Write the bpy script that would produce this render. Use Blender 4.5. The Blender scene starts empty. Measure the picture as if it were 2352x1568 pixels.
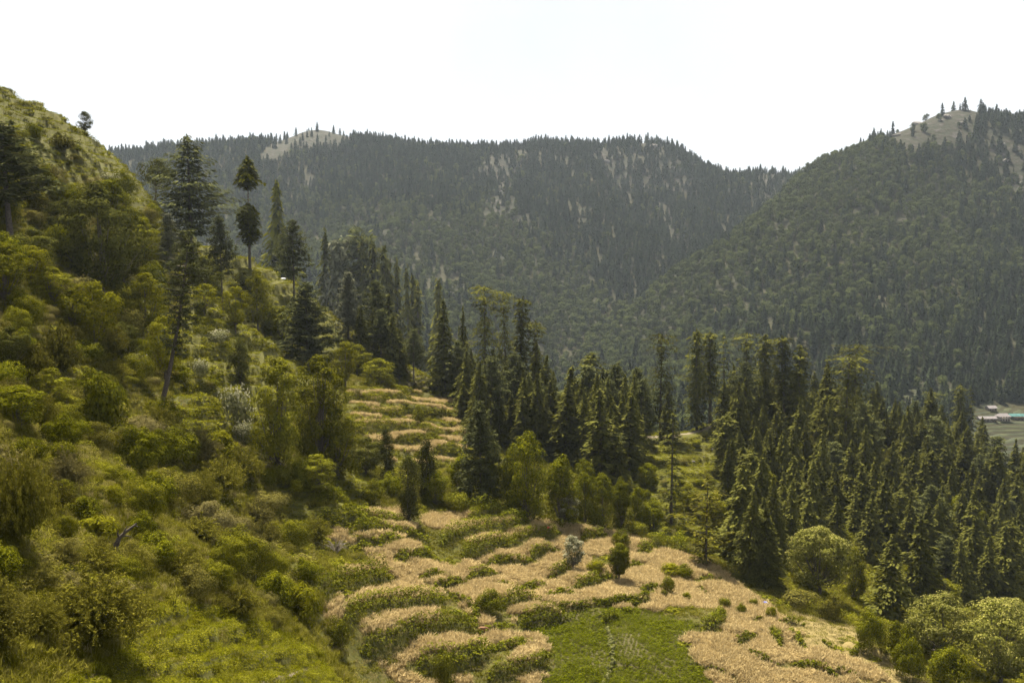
import bpy, math, random
import numpy as np
from mathutils import Vector, Matrix

random.seed(7)
RNG = np.random.default_rng(11)
scene = bpy.context.scene
COL = scene.collection

# ------------------------------------------------------------------ camera
S = 1.7                      # metres per layout unit of depth
F = 2288.0                   # focal length in layout pixels (layout picture 2352 x 1568)
CU, CV = 1176.0, 784.0
PITCH = math.atan((784 - 640) / F)
cam_d = bpy.data.cameras.new('camera')
cam_d.sensor_width = 36.0
cam_d.lens = 36.0 * F / 2352.0
cam_d.clip_start = 0.5
cam_d.clip_end = 20000
cam = bpy.data.objects.new('camera', cam_d)
COL.objects.link(cam)
cam.location = (0, 0, 0)
cam.rotation_euler = (math.radians(90) - PITCH, 0, 0)
scene.camera = cam

# ------------------------------------------------------------------ sky, sun, exposure
SUN_DIR = Vector((-0.14, 0.40, 0.90)).normalized()      # towards the sun
SUN_EL = math.asin(SUN_DIR.z)
SUN_AZ = math.atan2(SUN_DIR.x, SUN_DIR.y)
world = bpy.data.worlds.new('World')
scene.world = world
world.use_nodes = True
wn, wl = world.node_tree.nodes, world.node_tree.links
wn.clear()
w_out = wn.new('ShaderNodeOutputWorld')
w_bg = wn.new('ShaderNodeBackground')
w_sky = wn.new('ShaderNodeTexSky')
w_sky.sky_type = 'NISHITA'
w_sky.sun_disc = False
w_sky.sun_elevation = SUN_EL
w_sky.sun_rotation = SUN_AZ
w_tc = wn.new('ShaderNodeTexCoord')
w_noise = wn.new('ShaderNodeTexNoise')
w_noise.inputs['Scale'].default_value = 2.2
w_noise.inputs['Detail'].default_value = 5
w_ramp = wn.new('ShaderNodeValToRGB')                    # thin high cloud: white with faint grey wisps
w_ramp.color_ramp.elements[0].position = 0.30
w_ramp.color_ramp.elements[0].color = (1.96, 2.00, 2.07, 1)
w_ramp.color_ramp.elements[1].position = 0.62
w_ramp.color_ramp.elements[1].color = (2.36, 2.37, 2.38, 1)
w_mix = wn.new('ShaderNodeMix')
w_mix.data_type = 'RGBA'
w_mix.inputs['Factor'].default_value = 0.93
wl.new(w_tc.outputs['Generated'], w_noise.inputs['Vector'])
wl.new(w_noise.outputs['Fac'], w_ramp.inputs['Fac'])
wl.new(w_sky.outputs['Color'], w_mix.inputs['A'])
wl.new(w_ramp.outputs['Color'], w_mix.inputs['B'])
wl.new(w_mix.outputs['Result'], w_bg.inputs['Color'])
w_bg.inputs['Strength'].default_value = 0.1
wl.new(w_bg.outputs['Background'], w_out.inputs['Surface'])

sun_d = bpy.data.lights.new('sun', 'SUN')
sun_d.energy = 5.0
sun_d.angle = math.radians(2.5)
sun_d.color = (1.0, 0.92, 0.76)
sun = bpy.data.objects.new('sun', sun_d)
COL.objects.link(sun)
sun.rotation_euler = SUN_DIR.to_track_quat('Z', 'Y').to_euler()
sun.location = (-200, 200, 400)

scene.view_settings.view_transform = 'Standard'
scene.view_settings.look = 'None'
scene.view_settings.exposure = 2.1
scene.view_settings.gamma = 1.0
scene.view_settings.use_curve_mapping = False
scene.render.engine = 'CYCLES'
scene.cycles.max_bounces = 4
scene.cycles.diffuse_bounces = 2
scene.cycles.glossy_bounces = 1
scene.cycles.transmission_bounces = 3
scene.cycles.volume_bounces = 0
scene.cycles.use_denoising = True
try:
    scene.cycles.denoising_prefilter = 'ACCURATE'
except Exception:
    pass

# ------------------------------------------------------------------ projection helpers
cp, sp = math.cos(PITCH), math.sin(PITCH)
def ray(u, v):
    """direction with Y component 1 for a layout pixel"""
    u = np.asarray(u, float); v = np.asarray(v, float)
    x = (u - CU) / F; y = -(v - CV) / F
    dy = cp + y * sp; dz = -sp + y * cp
    return x / dy, dz / dy
def at(u, v, d):
    rx, rz = ray(u, v)
    d = np.asarray(d, float) * S
    return np.stack([rx * d, d + 0 * rx, rz * d], -1)
def project(X, Y, Z):
    f = Y * cp - Z * sp
    up = Y * sp + Z * cp
    f = np.where(f < 1, 1, f)
    return CU + F * X / f, CV - F * up / f
def zoomer(x0, y0, sc):
    def g(*pts):
        return [((x0 + x / sc) * 0.91875, (y0 + y / sc) * 0.91875) for x, y in pts]
    g.k = 0.91875 / sc
    return g
Z6 = zoomer(800, 1174, 2.94)
Z8 = zoomer(1760, 1174, 2.94)
ZF = zoomer(1500, 1280, 5.8725)

def inpoly(u, v, poly):
    u = np.asarray(u); v = np.asarray(v)
    r = np.zeros(u.shape, bool)
    n = len(poly)
    for i in range(n):
        x1, y1 = poly[i]; x2, y2 = poly[(i + 1) % n]
        if y1 == y2: continue
        c = ((v < y1) != (v < y2)) & (u < (x2 - x1) * (v - y1) / (y2 - y1) + x1)
        r ^= c
    return r

# ------------------------------------------------------------------ noise
_lat = np.random.default_rng(5).random((256, 256))
def vnoise(x, y, seed=0):
    x = np.asarray(x, float) + seed * 37.13; y = np.asarray(y, float) + seed * 91.7
    xi = np.floor(x).astype(int); yi = np.floor(y).astype(int)
    fx = x - xi; fy = y - yi
    fx = fx * fx * (3 - 2 * fx); fy = fy * fy * (3 - 2 * fy)
    a = _lat[xi & 255, yi & 255]; b = _lat[(xi + 1) & 255, yi & 255]
    c = _lat[xi & 255, (yi + 1) & 255]; d = _lat[(xi + 1) & 255, (yi + 1) & 255]
    return (a * (1 - fx) + b * fx) * (1 - fy) + (c * (1 - fx) + d * fx) * fy
def fbm(x, y, oct=4, seed=0):
    s = 0; a = 1; t = 0
    for o in range(oct):
        s = s + a * vnoise(x * 2 ** o, y * 2 ** o, seed + o); t += a; a *= 0.5
    return s / t
def sstep(a, b, x):
    t = np.clip((x - a) / (b - a), 0, 1)
    return t * t * (3 - 2 * t)

class TPS:
    def __init__(self, pts, lam=0.0):
        pts = np.array(pts, float)
        self.p = pts[:, :2] / 100.0
        n = len(pts)
        K = self.k(self.p[:, None, :] - self.p[None, :, :]) + lam * np.eye(n)
        P = np.hstack([np.ones((n, 1)), self.p])
        A = np.zeros((n + 3, n + 3)); A[:n, :n] = K; A[:n, n:] = P; A[n:, :n] = P.T
        self.w = np.linalg.solve(A, np.concatenate([pts[:, 2], np.zeros(3)]))
    @staticmethod
    def k(d):
        r2 = (d * d).sum(-1) + 1e-9
        return 0.5 * r2 * np.log(r2)
    def __call__(self, X, Y):
        q = np.stack([np.ravel(X), np.ravel(Y)], -1) / 100.0
        out = self.w[-3] + q @ self.w[-2:]
        for i in range(len(self.p)):
            out += self.w[i] * self.k(q - self.p[i])
        return out.reshape(np.shape(X))

# ------------------------------------------------------------------ materials
def newmat(name):
    m = bpy.data.materials.new(name); m.use_nodes = True
    n = m.node_tree.nodes; n.clear()
    out = n.new('ShaderNodeOutputMaterial')
    return m, n, m.node_tree.links, out
def mixrgb(n, l, fac, a, b, blend='MIX'):
    x = n.new('ShaderNodeMix'); x.data_type = 'RGBA'; x.blend_type = blend
    for sock, val in (('Factor', fac), ('A', a), ('B', b)):
        if hasattr(val, 'links') or isinstance(val, bpy.types.NodeSocket):
            l.new(val, x.inputs[sock])
        elif sock == 'Factor':
            x.inputs[sock].default_value = val
        else:
            x.inputs[sock].default_value = (*val, 1)
    return x.outputs['Result']
def noise_node(n, l, scale, detail=4, coord='Object'):
    tc = n.new('ShaderNodeTexCoord'); t = n.new('ShaderNodeTexNoise')
    t.inputs['Scale'].default_value = scale; t.inputs['Detail'].default_value = detail
    l.new(tc.outputs[coord], t.inputs['Vector'])
    return t.outputs['Fac']
def ramp(n, l, src, a, b):
    r = n.new('ShaderNodeMapRange'); l.new(src, r.inputs['Value'])
    r.inputs['From Min'].default_value = a; r.inputs['From Max'].default_value = b
    return r.outputs['Result']
ALB = 0.77
def sc(c): return tuple(x * ALB for x in c)
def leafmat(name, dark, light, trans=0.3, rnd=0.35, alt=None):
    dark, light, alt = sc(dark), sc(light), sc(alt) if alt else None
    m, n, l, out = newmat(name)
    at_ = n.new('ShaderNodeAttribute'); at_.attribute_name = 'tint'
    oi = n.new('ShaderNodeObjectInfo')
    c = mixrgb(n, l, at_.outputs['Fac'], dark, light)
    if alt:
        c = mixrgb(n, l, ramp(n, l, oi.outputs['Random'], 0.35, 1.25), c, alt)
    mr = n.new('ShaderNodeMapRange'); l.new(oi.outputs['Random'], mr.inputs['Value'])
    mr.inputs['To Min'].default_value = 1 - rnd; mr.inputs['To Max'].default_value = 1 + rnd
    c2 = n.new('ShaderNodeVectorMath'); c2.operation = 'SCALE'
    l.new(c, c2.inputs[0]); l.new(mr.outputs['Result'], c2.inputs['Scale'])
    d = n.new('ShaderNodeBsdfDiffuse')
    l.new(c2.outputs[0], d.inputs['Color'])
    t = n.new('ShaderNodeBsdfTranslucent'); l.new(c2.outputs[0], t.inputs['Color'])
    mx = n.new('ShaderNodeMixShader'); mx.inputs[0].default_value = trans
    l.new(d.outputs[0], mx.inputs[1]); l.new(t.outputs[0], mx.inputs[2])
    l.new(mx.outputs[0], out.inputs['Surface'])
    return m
def plainmat(name, a, b, scale=3.0, rough=0.85, bump=0.0):
    a, b = sc(a), sc(b)
    m, n, l, out = newmat(name)
    f = noise_node(n, l, scale, 5)
    d = n.new('ShaderNodeBsdfPrincipled'); d.inputs['Roughness'].default_value = rough
    d.inputs['Specular IOR Level'].default_value = 0.2
    l.new(mixrgb(n, l, ramp(n, l, f, 0.35, 0.65), a, b), d.inputs['Base Color'])
    if bump:
        bp = n.new('ShaderNodeBump'); bp.inputs['Strength'].default_value = bump
        l.new(f, bp.inputs['Height']); l.new(bp.outputs[0], d.inputs['Normal'])
    l.new(d.outputs[0], out.inputs['Surface'])
    return m

M = {}
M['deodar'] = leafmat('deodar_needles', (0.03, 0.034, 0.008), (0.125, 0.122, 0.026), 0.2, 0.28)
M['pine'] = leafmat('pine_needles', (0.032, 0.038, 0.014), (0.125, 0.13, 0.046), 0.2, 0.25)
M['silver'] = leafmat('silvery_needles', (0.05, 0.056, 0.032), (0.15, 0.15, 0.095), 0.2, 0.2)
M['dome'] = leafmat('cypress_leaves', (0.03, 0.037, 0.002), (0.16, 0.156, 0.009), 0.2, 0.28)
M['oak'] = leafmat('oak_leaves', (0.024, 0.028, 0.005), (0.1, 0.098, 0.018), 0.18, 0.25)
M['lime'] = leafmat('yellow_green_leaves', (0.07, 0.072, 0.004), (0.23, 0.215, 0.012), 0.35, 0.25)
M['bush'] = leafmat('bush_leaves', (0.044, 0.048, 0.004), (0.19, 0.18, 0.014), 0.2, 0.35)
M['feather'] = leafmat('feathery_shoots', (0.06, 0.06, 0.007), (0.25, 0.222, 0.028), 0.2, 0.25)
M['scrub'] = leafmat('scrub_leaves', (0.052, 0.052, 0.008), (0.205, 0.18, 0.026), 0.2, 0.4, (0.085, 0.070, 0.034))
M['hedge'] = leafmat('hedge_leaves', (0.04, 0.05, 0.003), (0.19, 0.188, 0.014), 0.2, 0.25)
M['blossom'] = leafmat('blossom_and_leaves', (0.085, 0.092, 0.01), (0.33, 0.305, 0.085), 0.3, 0.2)
M['white'] = leafmat('pale_leaves', (0.075, 0.08, 0.022), (0.37, 0.35, 0.23), 0.25, 0.2)
M['grass'] = leafmat('grass_blades', (0.085, 0.086, 0.006), (0.21, 0.192, 0.016), 0.35, 0.35, (0.150, 0.130, 0.035))
M['lush'] = leafmat('lush_grass', (0.095, 0.104, 0.004), (0.24, 0.23, 0.012), 0.3, 0.22)
M['dry'] = leafmat('dry_grass_blades', (0.17, 0.145, 0.05), (0.36, 0.30, 0.12), 0.3, 0.25)
M['wheat'] = leafmat('ripe_wheat', (0.325, 0.235, 0.100), (0.53, 0.415, 0.205), 0.3, 0.22)
M['potato'] = leafmat('potato_leaves', (0.042, 0.052, 0.002), (0.128, 0.138, 0.008), 0.3, 0.2)
M['weed'] = leafmat('pale_weeds', (0.11, 0.12, 0.035), (0.26, 0.25, 0.10), 0.3, 0.2)
M['twig'] = plainmat('bare_twigs', (0.13, 0.105, 0.085), (0.23, 0.20, 0.17), 6)
M['bark'] = plainmat('bark', (0.045, 0.036, 0.028), (0.115, 0.095, 0.075), 5, 0.9, 0.4)
M['palebark'] = plainmat('pale_bark', (0.10, 0.085, 0.065), (0.22, 0.19, 0.15), 5, 0.9, 0.4)
M['farcon'] = leafmat('far_conifer_needles', (0.014, 0.02, 0.012), (0.048, 0.058, 0.026), 0.15, 0.35)
M['farleaf'] = leafmat('far_broad_leaves', (0.028, 0.036, 0.013), (0.09, 0.102, 0.034), 0.2, 0.35)
M['rock'] = plainmat('grey_rock', (0.09, 0.08, 0.072), (0.24, 0.22, 0.20), 0.4, 0.9, 0.5)
M['path'] = plainmat('trodden_earth', (0.10, 0.08, 0.05), (0.18, 0.145, 0.095), 1.5, 0.95, 0.2)

def groundmat(name):
    """soil and turf under the grass; crop areas come from the 'crop' attribute"""
    m, n, l, out = newmat(name)
    big = noise_node(n, l, 0.05, 5); fine = noise_node(n, l, 1.3, 6)
    c = mixrgb(n, l, ramp(n, l, big, 0.35, 0.65), (0.040, 0.041, 0.008), (0.062, 0.060, 0.011))
    c = mixrgb(n, l, ramp(n, l, fine, 0.42, 0.72), c, (0.060, 0.054, 0.014))
    a1 = n.new('ShaderNodeAttribute'); a1.attribute_name = 'crop'
    c = mixrgb(n, l, a1.outputs['Fac'], c, mixrgb(n, l, fine, (0.1155, 0.0847, 0.0347), (0.2002, 0.1502, 0.0655)))
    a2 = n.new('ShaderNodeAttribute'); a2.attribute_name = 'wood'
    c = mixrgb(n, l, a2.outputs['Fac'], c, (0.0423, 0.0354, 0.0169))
    d = n.new('ShaderNodeBsdfPrincipled'); d.inputs['Roughness'].default_value = 0.95
    d.inputs['Specular IOR Level'].default_value = 0.1
    l.new(c, d.inputs['Base Color'])
    bp = n.new('ShaderNodeBump'); bp.inputs['Strength'].default_value = 0.6; bp.inputs['Distance'].default_value = 0.3
    l.new(fine, bp.inputs['Height']); l.new(bp.outputs[0], d.inputs['Normal'])
    l.new(d.outputs[0], out.inputs['Surface'])
    return m
def mountmat(name):
    m, n, l, out = newmat(name)
    big = noise_node(n, l, 0.012, 6); fine = noise_node(n, l, 0.09, 8)
    c = mixrgb(n, l, ramp(n, l, big, 0.35, 0.65), (0.0129, 0.0129, 0.0052), (0.0242, 0.0213, 0.0084))
    a1 = n.new('ShaderNodeAttribute'); a1.attribute_name = 'bare'
    turf = mixrgb(n, l, ramp(n, l, fine, 0.40, 0.60), (0.0122, 0.0134, 0.0056), (0.0211, 0.0180, 0.0118))
    rk = mixrgb(n, l, ramp(n, l, fine, 0.60, 0.68), turf, (0.0405, 0.0369, 0.0377))
    c = mixrgb(n, l, a1.outputs['Fac'], c, rk)
    d = n.new('ShaderNodeBsdfPrincipled'); d.inputs['Roughness'].default_value = 0.95
    d.inputs['Specular IOR Level'].default_value = 0.1
    l.new(c, d.inputs['Base Color'])
    bp = n.new('ShaderNodeBump'); bp.inputs['Strength'].default_value = 0.8; bp.inputs['Distance'].default_value = 4
    l.new(fine, bp.inputs['Height']); l.new(bp.outputs[0], d.inputs['Normal'])
    l.new(d.outputs[0], out.inputs['Surface'])
    return m

# ------------------------------------------------------------------ mesh helpers
def make_mesh(name, V, Fc, mats, attrs=None, smooth=False, midx=None):
    V = np.asarray(V, np.float32); Fc = np.asarray(Fc, np.int32)
    me = bpy.data.meshes.new(name)
    k = Fc.shape[1]
    me.vertices.add(len(V)); me.vertices.foreach_set('co', V.ravel())
    me.loops.add(Fc.size); me.loops.foreach_set('vertex_index', Fc.ravel())
    me.polygons.add(len(Fc))
    me.polygons.foreach_set('loop_start', np.arange(0, Fc.size, k, dtype=np.int32))
    me.polygons.foreach_set('loop_total', np.full(len(Fc), k, np.int32))
    if smooth: me.polygons.foreach_set('use_smooth', np.ones(len(Fc), bool))
    for m in (mats if isinstance(mats, (list, tuple)) else [mats]): me.materials.append(m)
    if midx is not None: me.polygons.foreach_set('material_index', np.asarray(midx, np.int32))
    for key, val in (attrs or {}).items():
        a = me.attributes.new(key, 'FLOAT', 'POINT'); a.data.foreach_set('value', np.asarray(val, np.float32))
    me.update(calc_edges=True)
    return me
def obj(name, me, parent=None, loc=(0, 0, 0), **props):
    o = bpy.data.objects.new(name, me); COL.objects.link(o)
    o.location = loc
    if parent: o.parent = parent
    for k, v in props.items():
        if v is not None: o[k] = v
    return o

class Leaves:
    """collects diamond-shaped leaf sprays"""
    def __init__(self): self.V = []; self.T = []
    def add(self, P, N, A, L, W, tint):
        """P centre, N normal, A long axis (all n x 3), L length, W width, tint"""
        n = len(P)
        if n == 0: return
        N = N / (np.linalg.norm(N, axis=1, keepdims=True) + 1e-9)
        A = A - (A * N).sum(1, keepdims=True) * N
        A = A / (np.linalg.norm(A, axis=1, keepdims=True) + 1e-9)
        B = np.cross(N, A)
        L = np.broadcast_to(np.asarray(L, float), (n,))[:, None] * 0.5
        W = np.broadcast_to(np.asarray(W, float), (n,))[:, None] * 0.5
        q = np.stack([P - A * L, P + B * W - A * L * 0.1, P + A * L, P - B * W - A * L * 0.1], 1)
        self.V.append(q.reshape(-1, 3)); self.T.append(np.repeat(np.clip(tint, 0, 1), 4))
    def mesh(self, name, mat):
        V = np.concatenate(self.V); T = np.concatenate(self.T)
        Fc = np.arange(len(V), dtype=np.int32).reshape(-1, 4)
        return make_mesh(name, V, Fc, mat, {'tint': T})
def rdir(rng, n):
    v = rng.normal(size=(n, 3)); return v / np.linalg.norm(v, axis=1, keepdims=True)

class Tubes:
    def __init__(self): self.V = []; self.Fc = []; self.n = 0
    def add(self, pts, radii, seg=7):
        pts = np.array(pts, float); m = len(pts)
        t = np.gradient(pts, axis=0); t /= np.linalg.norm(t, axis=1, keepdims=True) + 1e-9
        ref = np.array([0.31, 0.87, 0.12])
        b = np.cross(t, ref); b /= np.linalg.norm(b, axis=1, keepdims=True) + 1e-9
        c = np.cross(t, b)
        a = np.linspace(0, 2 * np.pi, seg, endpoint=False)
        r = np.asarray(radii, float)[:, None, None]
        ring = pts[:, None, :] + r * (np.cos(a)[None, :, None] * b[:, None, :] + np.sin(a)[None, :, None] * c[:, None, :])
        self.V.append(ring.reshape(-1, 3))
        i = np.arange(m - 1)[:, None] * seg; j = np.arange(seg)[None, :]; j2 = (j + 1) % seg
        f = np.stack([i + j, i + j2, i + seg + j2, i + seg + j], -1).reshape(-1, 4) + self.n
        self.Fc.append(f); self.n += m * seg
    def mesh(self, name, mat):
        return make_mesh(name, np.concatenate(self.V), np.concatenate(self.Fc), mat, smooth=True)

# ------------------------------------------------------------------ near terrain
G = [  # layout pixel u, v and depth: points of the near ground
 (0,210,150),(80,245,155),(150,275,160),(230,325,170),(290,385,178),(340,450,185),(420,545,195),(520,575,203),(600,605,210),
 (660,640,214),(720,690,214),(800,760,212),(880,815,210),(960,860,207),(1040,905,205),(1150,960,204),(1300,1000,204),(1450,1005,205),
 (1560,1000,207),(1640,975,212),(1720,960,225),(1820,958,240),(1950,955,255),(2100,990,270),(2220,1040,285),(2352,1110,300),(2500,1180,315),
 (-250,100,150),(-200,400,110),(-200,700,80),(-200,1000,55),(-200,1300,42),(-200,1568,34),
 (0,400,125),(150,450,140),(0,600,100),(300,560,150),(150,700,110),(300,800,125),(0,800,80),(450,650,175),(560,750,165),
 (620,900,140),(700,1000,125),(740,1130,110),(800,1060,130),(820,850,200),(900,900,182),(900,950,168),(930,1040,150),(1050,1100,142),
 (0,1000,62),(200,1000,85),(350,1050,92),(500,1050,105),(0,1250,48),(200,1200,62),(400,1200,78),(600,1200,95),(750,1250,103),
 (0,1450,42),(0,1568,38),(250,1480,48),(250,1568,44),(450,1430,58),(500,1568,52),(650,1470,66),(740,1568,66),(600,1330,80),
 (760,1400,86),(800,1500,82),(850,1568,82),
 (850,1170,118),(1100,1180,128),(1300,1200,135),(1500,1240,140),(1600,1240,143),(1100,1568,88),(1400,1500,98),(1400,1400,108),
 (1000,1350,104),(1200,1300,117),(1750,1390,118),(1700,1568,95),(2100,1568,100),(2000,1450,115),(2352,1568,108),(1950,1400,128),
 (1600,1100,175),(1500,1100,172),(1300,1100,160),(1200,1050,172),
 (1750,1300,134),(1700,1200,160),(1700,1080,190),(2000,1330,152),(2000,1200,185),(2000,1080,217),(2200,1300,175),(2200,1150,222),
 (2352,1300,200),(2352,1450,145),(2550,1400,190),
 (300,1800,33),(900,1900,60),(1400,1900,72),(2000,1900,80),(2600,1700,95),(-200,1850,26),
]
gp = np.array(G, float)
P3 = at(gp[:, 0], gp[:, 1], gp[:, 2])
back = []
for i in range(27):
    X, Y, Z = P3[i]
    k = 1 + 20 * S / Y
    back.append((X * k, Y + 20 * S, Z - 4 * S)); k = 1 + 70 * S / Y
    back.append((X * k, Y + 70 * S, Z - 22 * S)); k = 1 + 170 * S / Y
    back.append((X * k, Y + 170 * S, Z - 95 * S))
near_tps = TPS(np.vstack([P3, np.array(back[::1])]), lam=0.0008)

GX0, GX1, GY0, GY1, RES = -330.0, 400.0, 24.0, 700.0, 1.0
gx = np.arange(GX0, GX1 + 0.5, RES); gy = np.arange(GY0, GY1 + 0.5, RES)
cgx = np.arange(GX0, GX1 + 4, 4.0); cgy = np.arange(GY0, GY1 + 4, 4.0)
CX, CY = np.meshgrid(cgx, cgy, indexing='ij')
CZ = near_tps(CX, CY)
def bil(Z, x0, y0, res, X, Y):
    fx = np.clip((X - x0) / res, 0, Z.shape[0] - 1.001); fy = np.clip((Y - y0) / res, 0, Z.shape[1] - 1.001)
    i = fx.astype(int); j = fy.astype(int); fx = fx - i; fy = fy - j
    return (Z[i, j] * (1 - fx) + Z[i + 1, j] * fx) * (1 - fy) + (Z[i, j + 1] * (1 - fx) + Z[i + 1, j + 1] * fx) * fy
HX, HY = np.meshgrid(gx, gy, indexing='ij')
H = bil(CZ, GX0, GY0, 4.0, HX, HY)
H0 = H.copy()

def height(X, Y): return bil(H, GX0, GY0, RES, np.asarray(X, float), np.asarray(Y, float))
def hit(u, v, zoff=0.0, d0=None):
    """where the view ray through a layout pixel meets the near ground"""
    u = np.atleast_1d(np.asarray(u, float)); v = np.atleast_1d(np.asarray(v, float))
    rx, rz = ray(u, v)
    Y = np.full(u.shape, 30.0); done = np.zeros(u.shape, bool); last = Y.copy()
    for i in range(420):
        step = 0.8 + Y * 0.004
        Yn = np.where(done, Y, Y + step)
        below = rz * Yn < bil(H, GX0, GY0, RES, rx * Yn, Yn) + zoff
        newly = below & ~done
        last = np.where(newly, Y, last)
        done |= below
        Y = Yn
        if done.all() or Y.min() > 690: break
    lo, hi = last, Y.copy()
    for i in range(14):
        mid = (lo + hi) / 2
        b = rz * mid < bil(H, GX0, GY0, RES, rx * mid, mid) + zoff
        hi = np.where(b, mid, hi); lo = np.where(b, lo, mid)
    Yf = hi
    return np.stack([rx * Yf, Yf, height(rx * Yf, Yf)], -1), done

PU, PV = project(HX, HY, H)
# zones (layout pixels)
FIELD = [(745,1410),(720,1350),(740,1320),(860,1300),(845,1260),(740,1240),(840,1175),(920,1170),(935,1190),(1080,1175),(1160,1180),
         (1280,1205),(1400,1220),(1500,1245),(1640,1300),(1760,1390),(1800,1420),(1900,1430),(1960,1450),(2040,1520),(2130,1568),(2130,1660),(860,1660),(780,1500)]
POTATO = [(1157,1416),(1235,1405),(1300,1408),(1390,1393),(1480,1400),(1600,1428),(1610,1440),(1560,1475),(1640,1568),(1680,1660),(1180,1660),(1262,1530),(1258,1480),(1200,1440)]
TRIANGLE = Z6((880,900),(950,930),(1110,1100),(960,1115),(860,1105),(905,1000))
STUBBLE = Z8((560,1010),(1100,1150),(1300,1330),(1700,1530),(1500,1650),(900,1650),(700,1300),(600,1150))
GRASSY = [(800,1470),(840,1500),(870,1568),(870,1660),(740,1660),(770,1500)]
MIDWHEAT = [(800,895),(960,900),(1045,920),(1070,960),(1065,1065),(900,1065),(840,1005),(805,940)]
TERR = [
 [(400,520),(600,590),(720,680),(790,790),(700,900),(660,1010),(420,1040),(390,900),(420,760)],
 [(780,880),(960,880),(1080,915),(1100,960),(1090,1080),(880,1090),(820,1000),(780,940)],
 [(1420,990),(1660,960),(1700,1080),(1670,1240),(1480,1245),(1430,1080)],
 [(-50,170),(150,250),(300,360),(370,450),(320,480),(200,420),(100,370),(-50,330)],
 [(640,1080),(850,1075),(860,1200),(700,1220),(620,1150)],
 [(330,1380),(460,1390),(600,1430),(720,1490),(760,1540),(740,1640),(200,1640),(120,1570),(300,1480)],
]
WOOD = [(1650,940),(1750,930),(2000,930),(2400,1060),(2500,1700),(2230,1700),(2050,1500),(1900,1400),(1790,1370),(1680,1270),(1660,1100)]
WOOD2 = [(780,640),(1000,700),(1300,900),(1480,980),(1480,1060),(1400,1150),(1100,1160),(1080,920),(900,890),(800,780)]
def soft(poly, blur=5):
    m = inpoly(PU, PV, poly).astype(float)
    for _ in range(blur):
        m[1:-1, 1:-1] = (m[1:-1, 1:-1] * 2 + m[2:, 1:-1] + m[:-2, 1:-1] + m[1:-1, 2:] + m[1:-1, :-2]) / 6
    return m
frac_all = np.zeros_like(H)
#            picture spacing of the steps, step height; None: plain contour steps
TMODE = [(30, 2.9), (23, 2.1), (27, 1.9), (None, 2.6), (24, 1.9), (58, 1.7)]
for zi, poly in enumerate(TERR):
    msk = soft(poly, 10)
    px_, q = TMODE[zi]
    wob = fbm(HX / 26, HY / 26, 3, 3 + zi) - 0.5
    lev = (H0 / q + 1.1 * wob) if px_ is None else (-PV / px_ + 1.3 * wob)
    fl = np.floor(lev); fr = lev - fl
    st = fl + 0.10 * fr + 0.90 * sstep(0.72, 0.98, fr)
    H = H + msk * ((st - lev) * q)
    frac_all = np.where(msk > 0.4, np.where(fr < 0.70, 1.0, -1.0), frac_all)
# hummocks
rough = 1 - 0.85 * np.maximum.reduce([soft(FIELD)] + [soft(p) for p in TERR[:3]] + [0.6 * soft(TERR[5])])
H = H + rough * (1.6 * (fbm(HX / 9, HY / 9, 3, 9) - 0.5) + 0.5 * (fbm(HX / 2.5, HY / 2.5, 2, 15) - 0.5))

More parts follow.
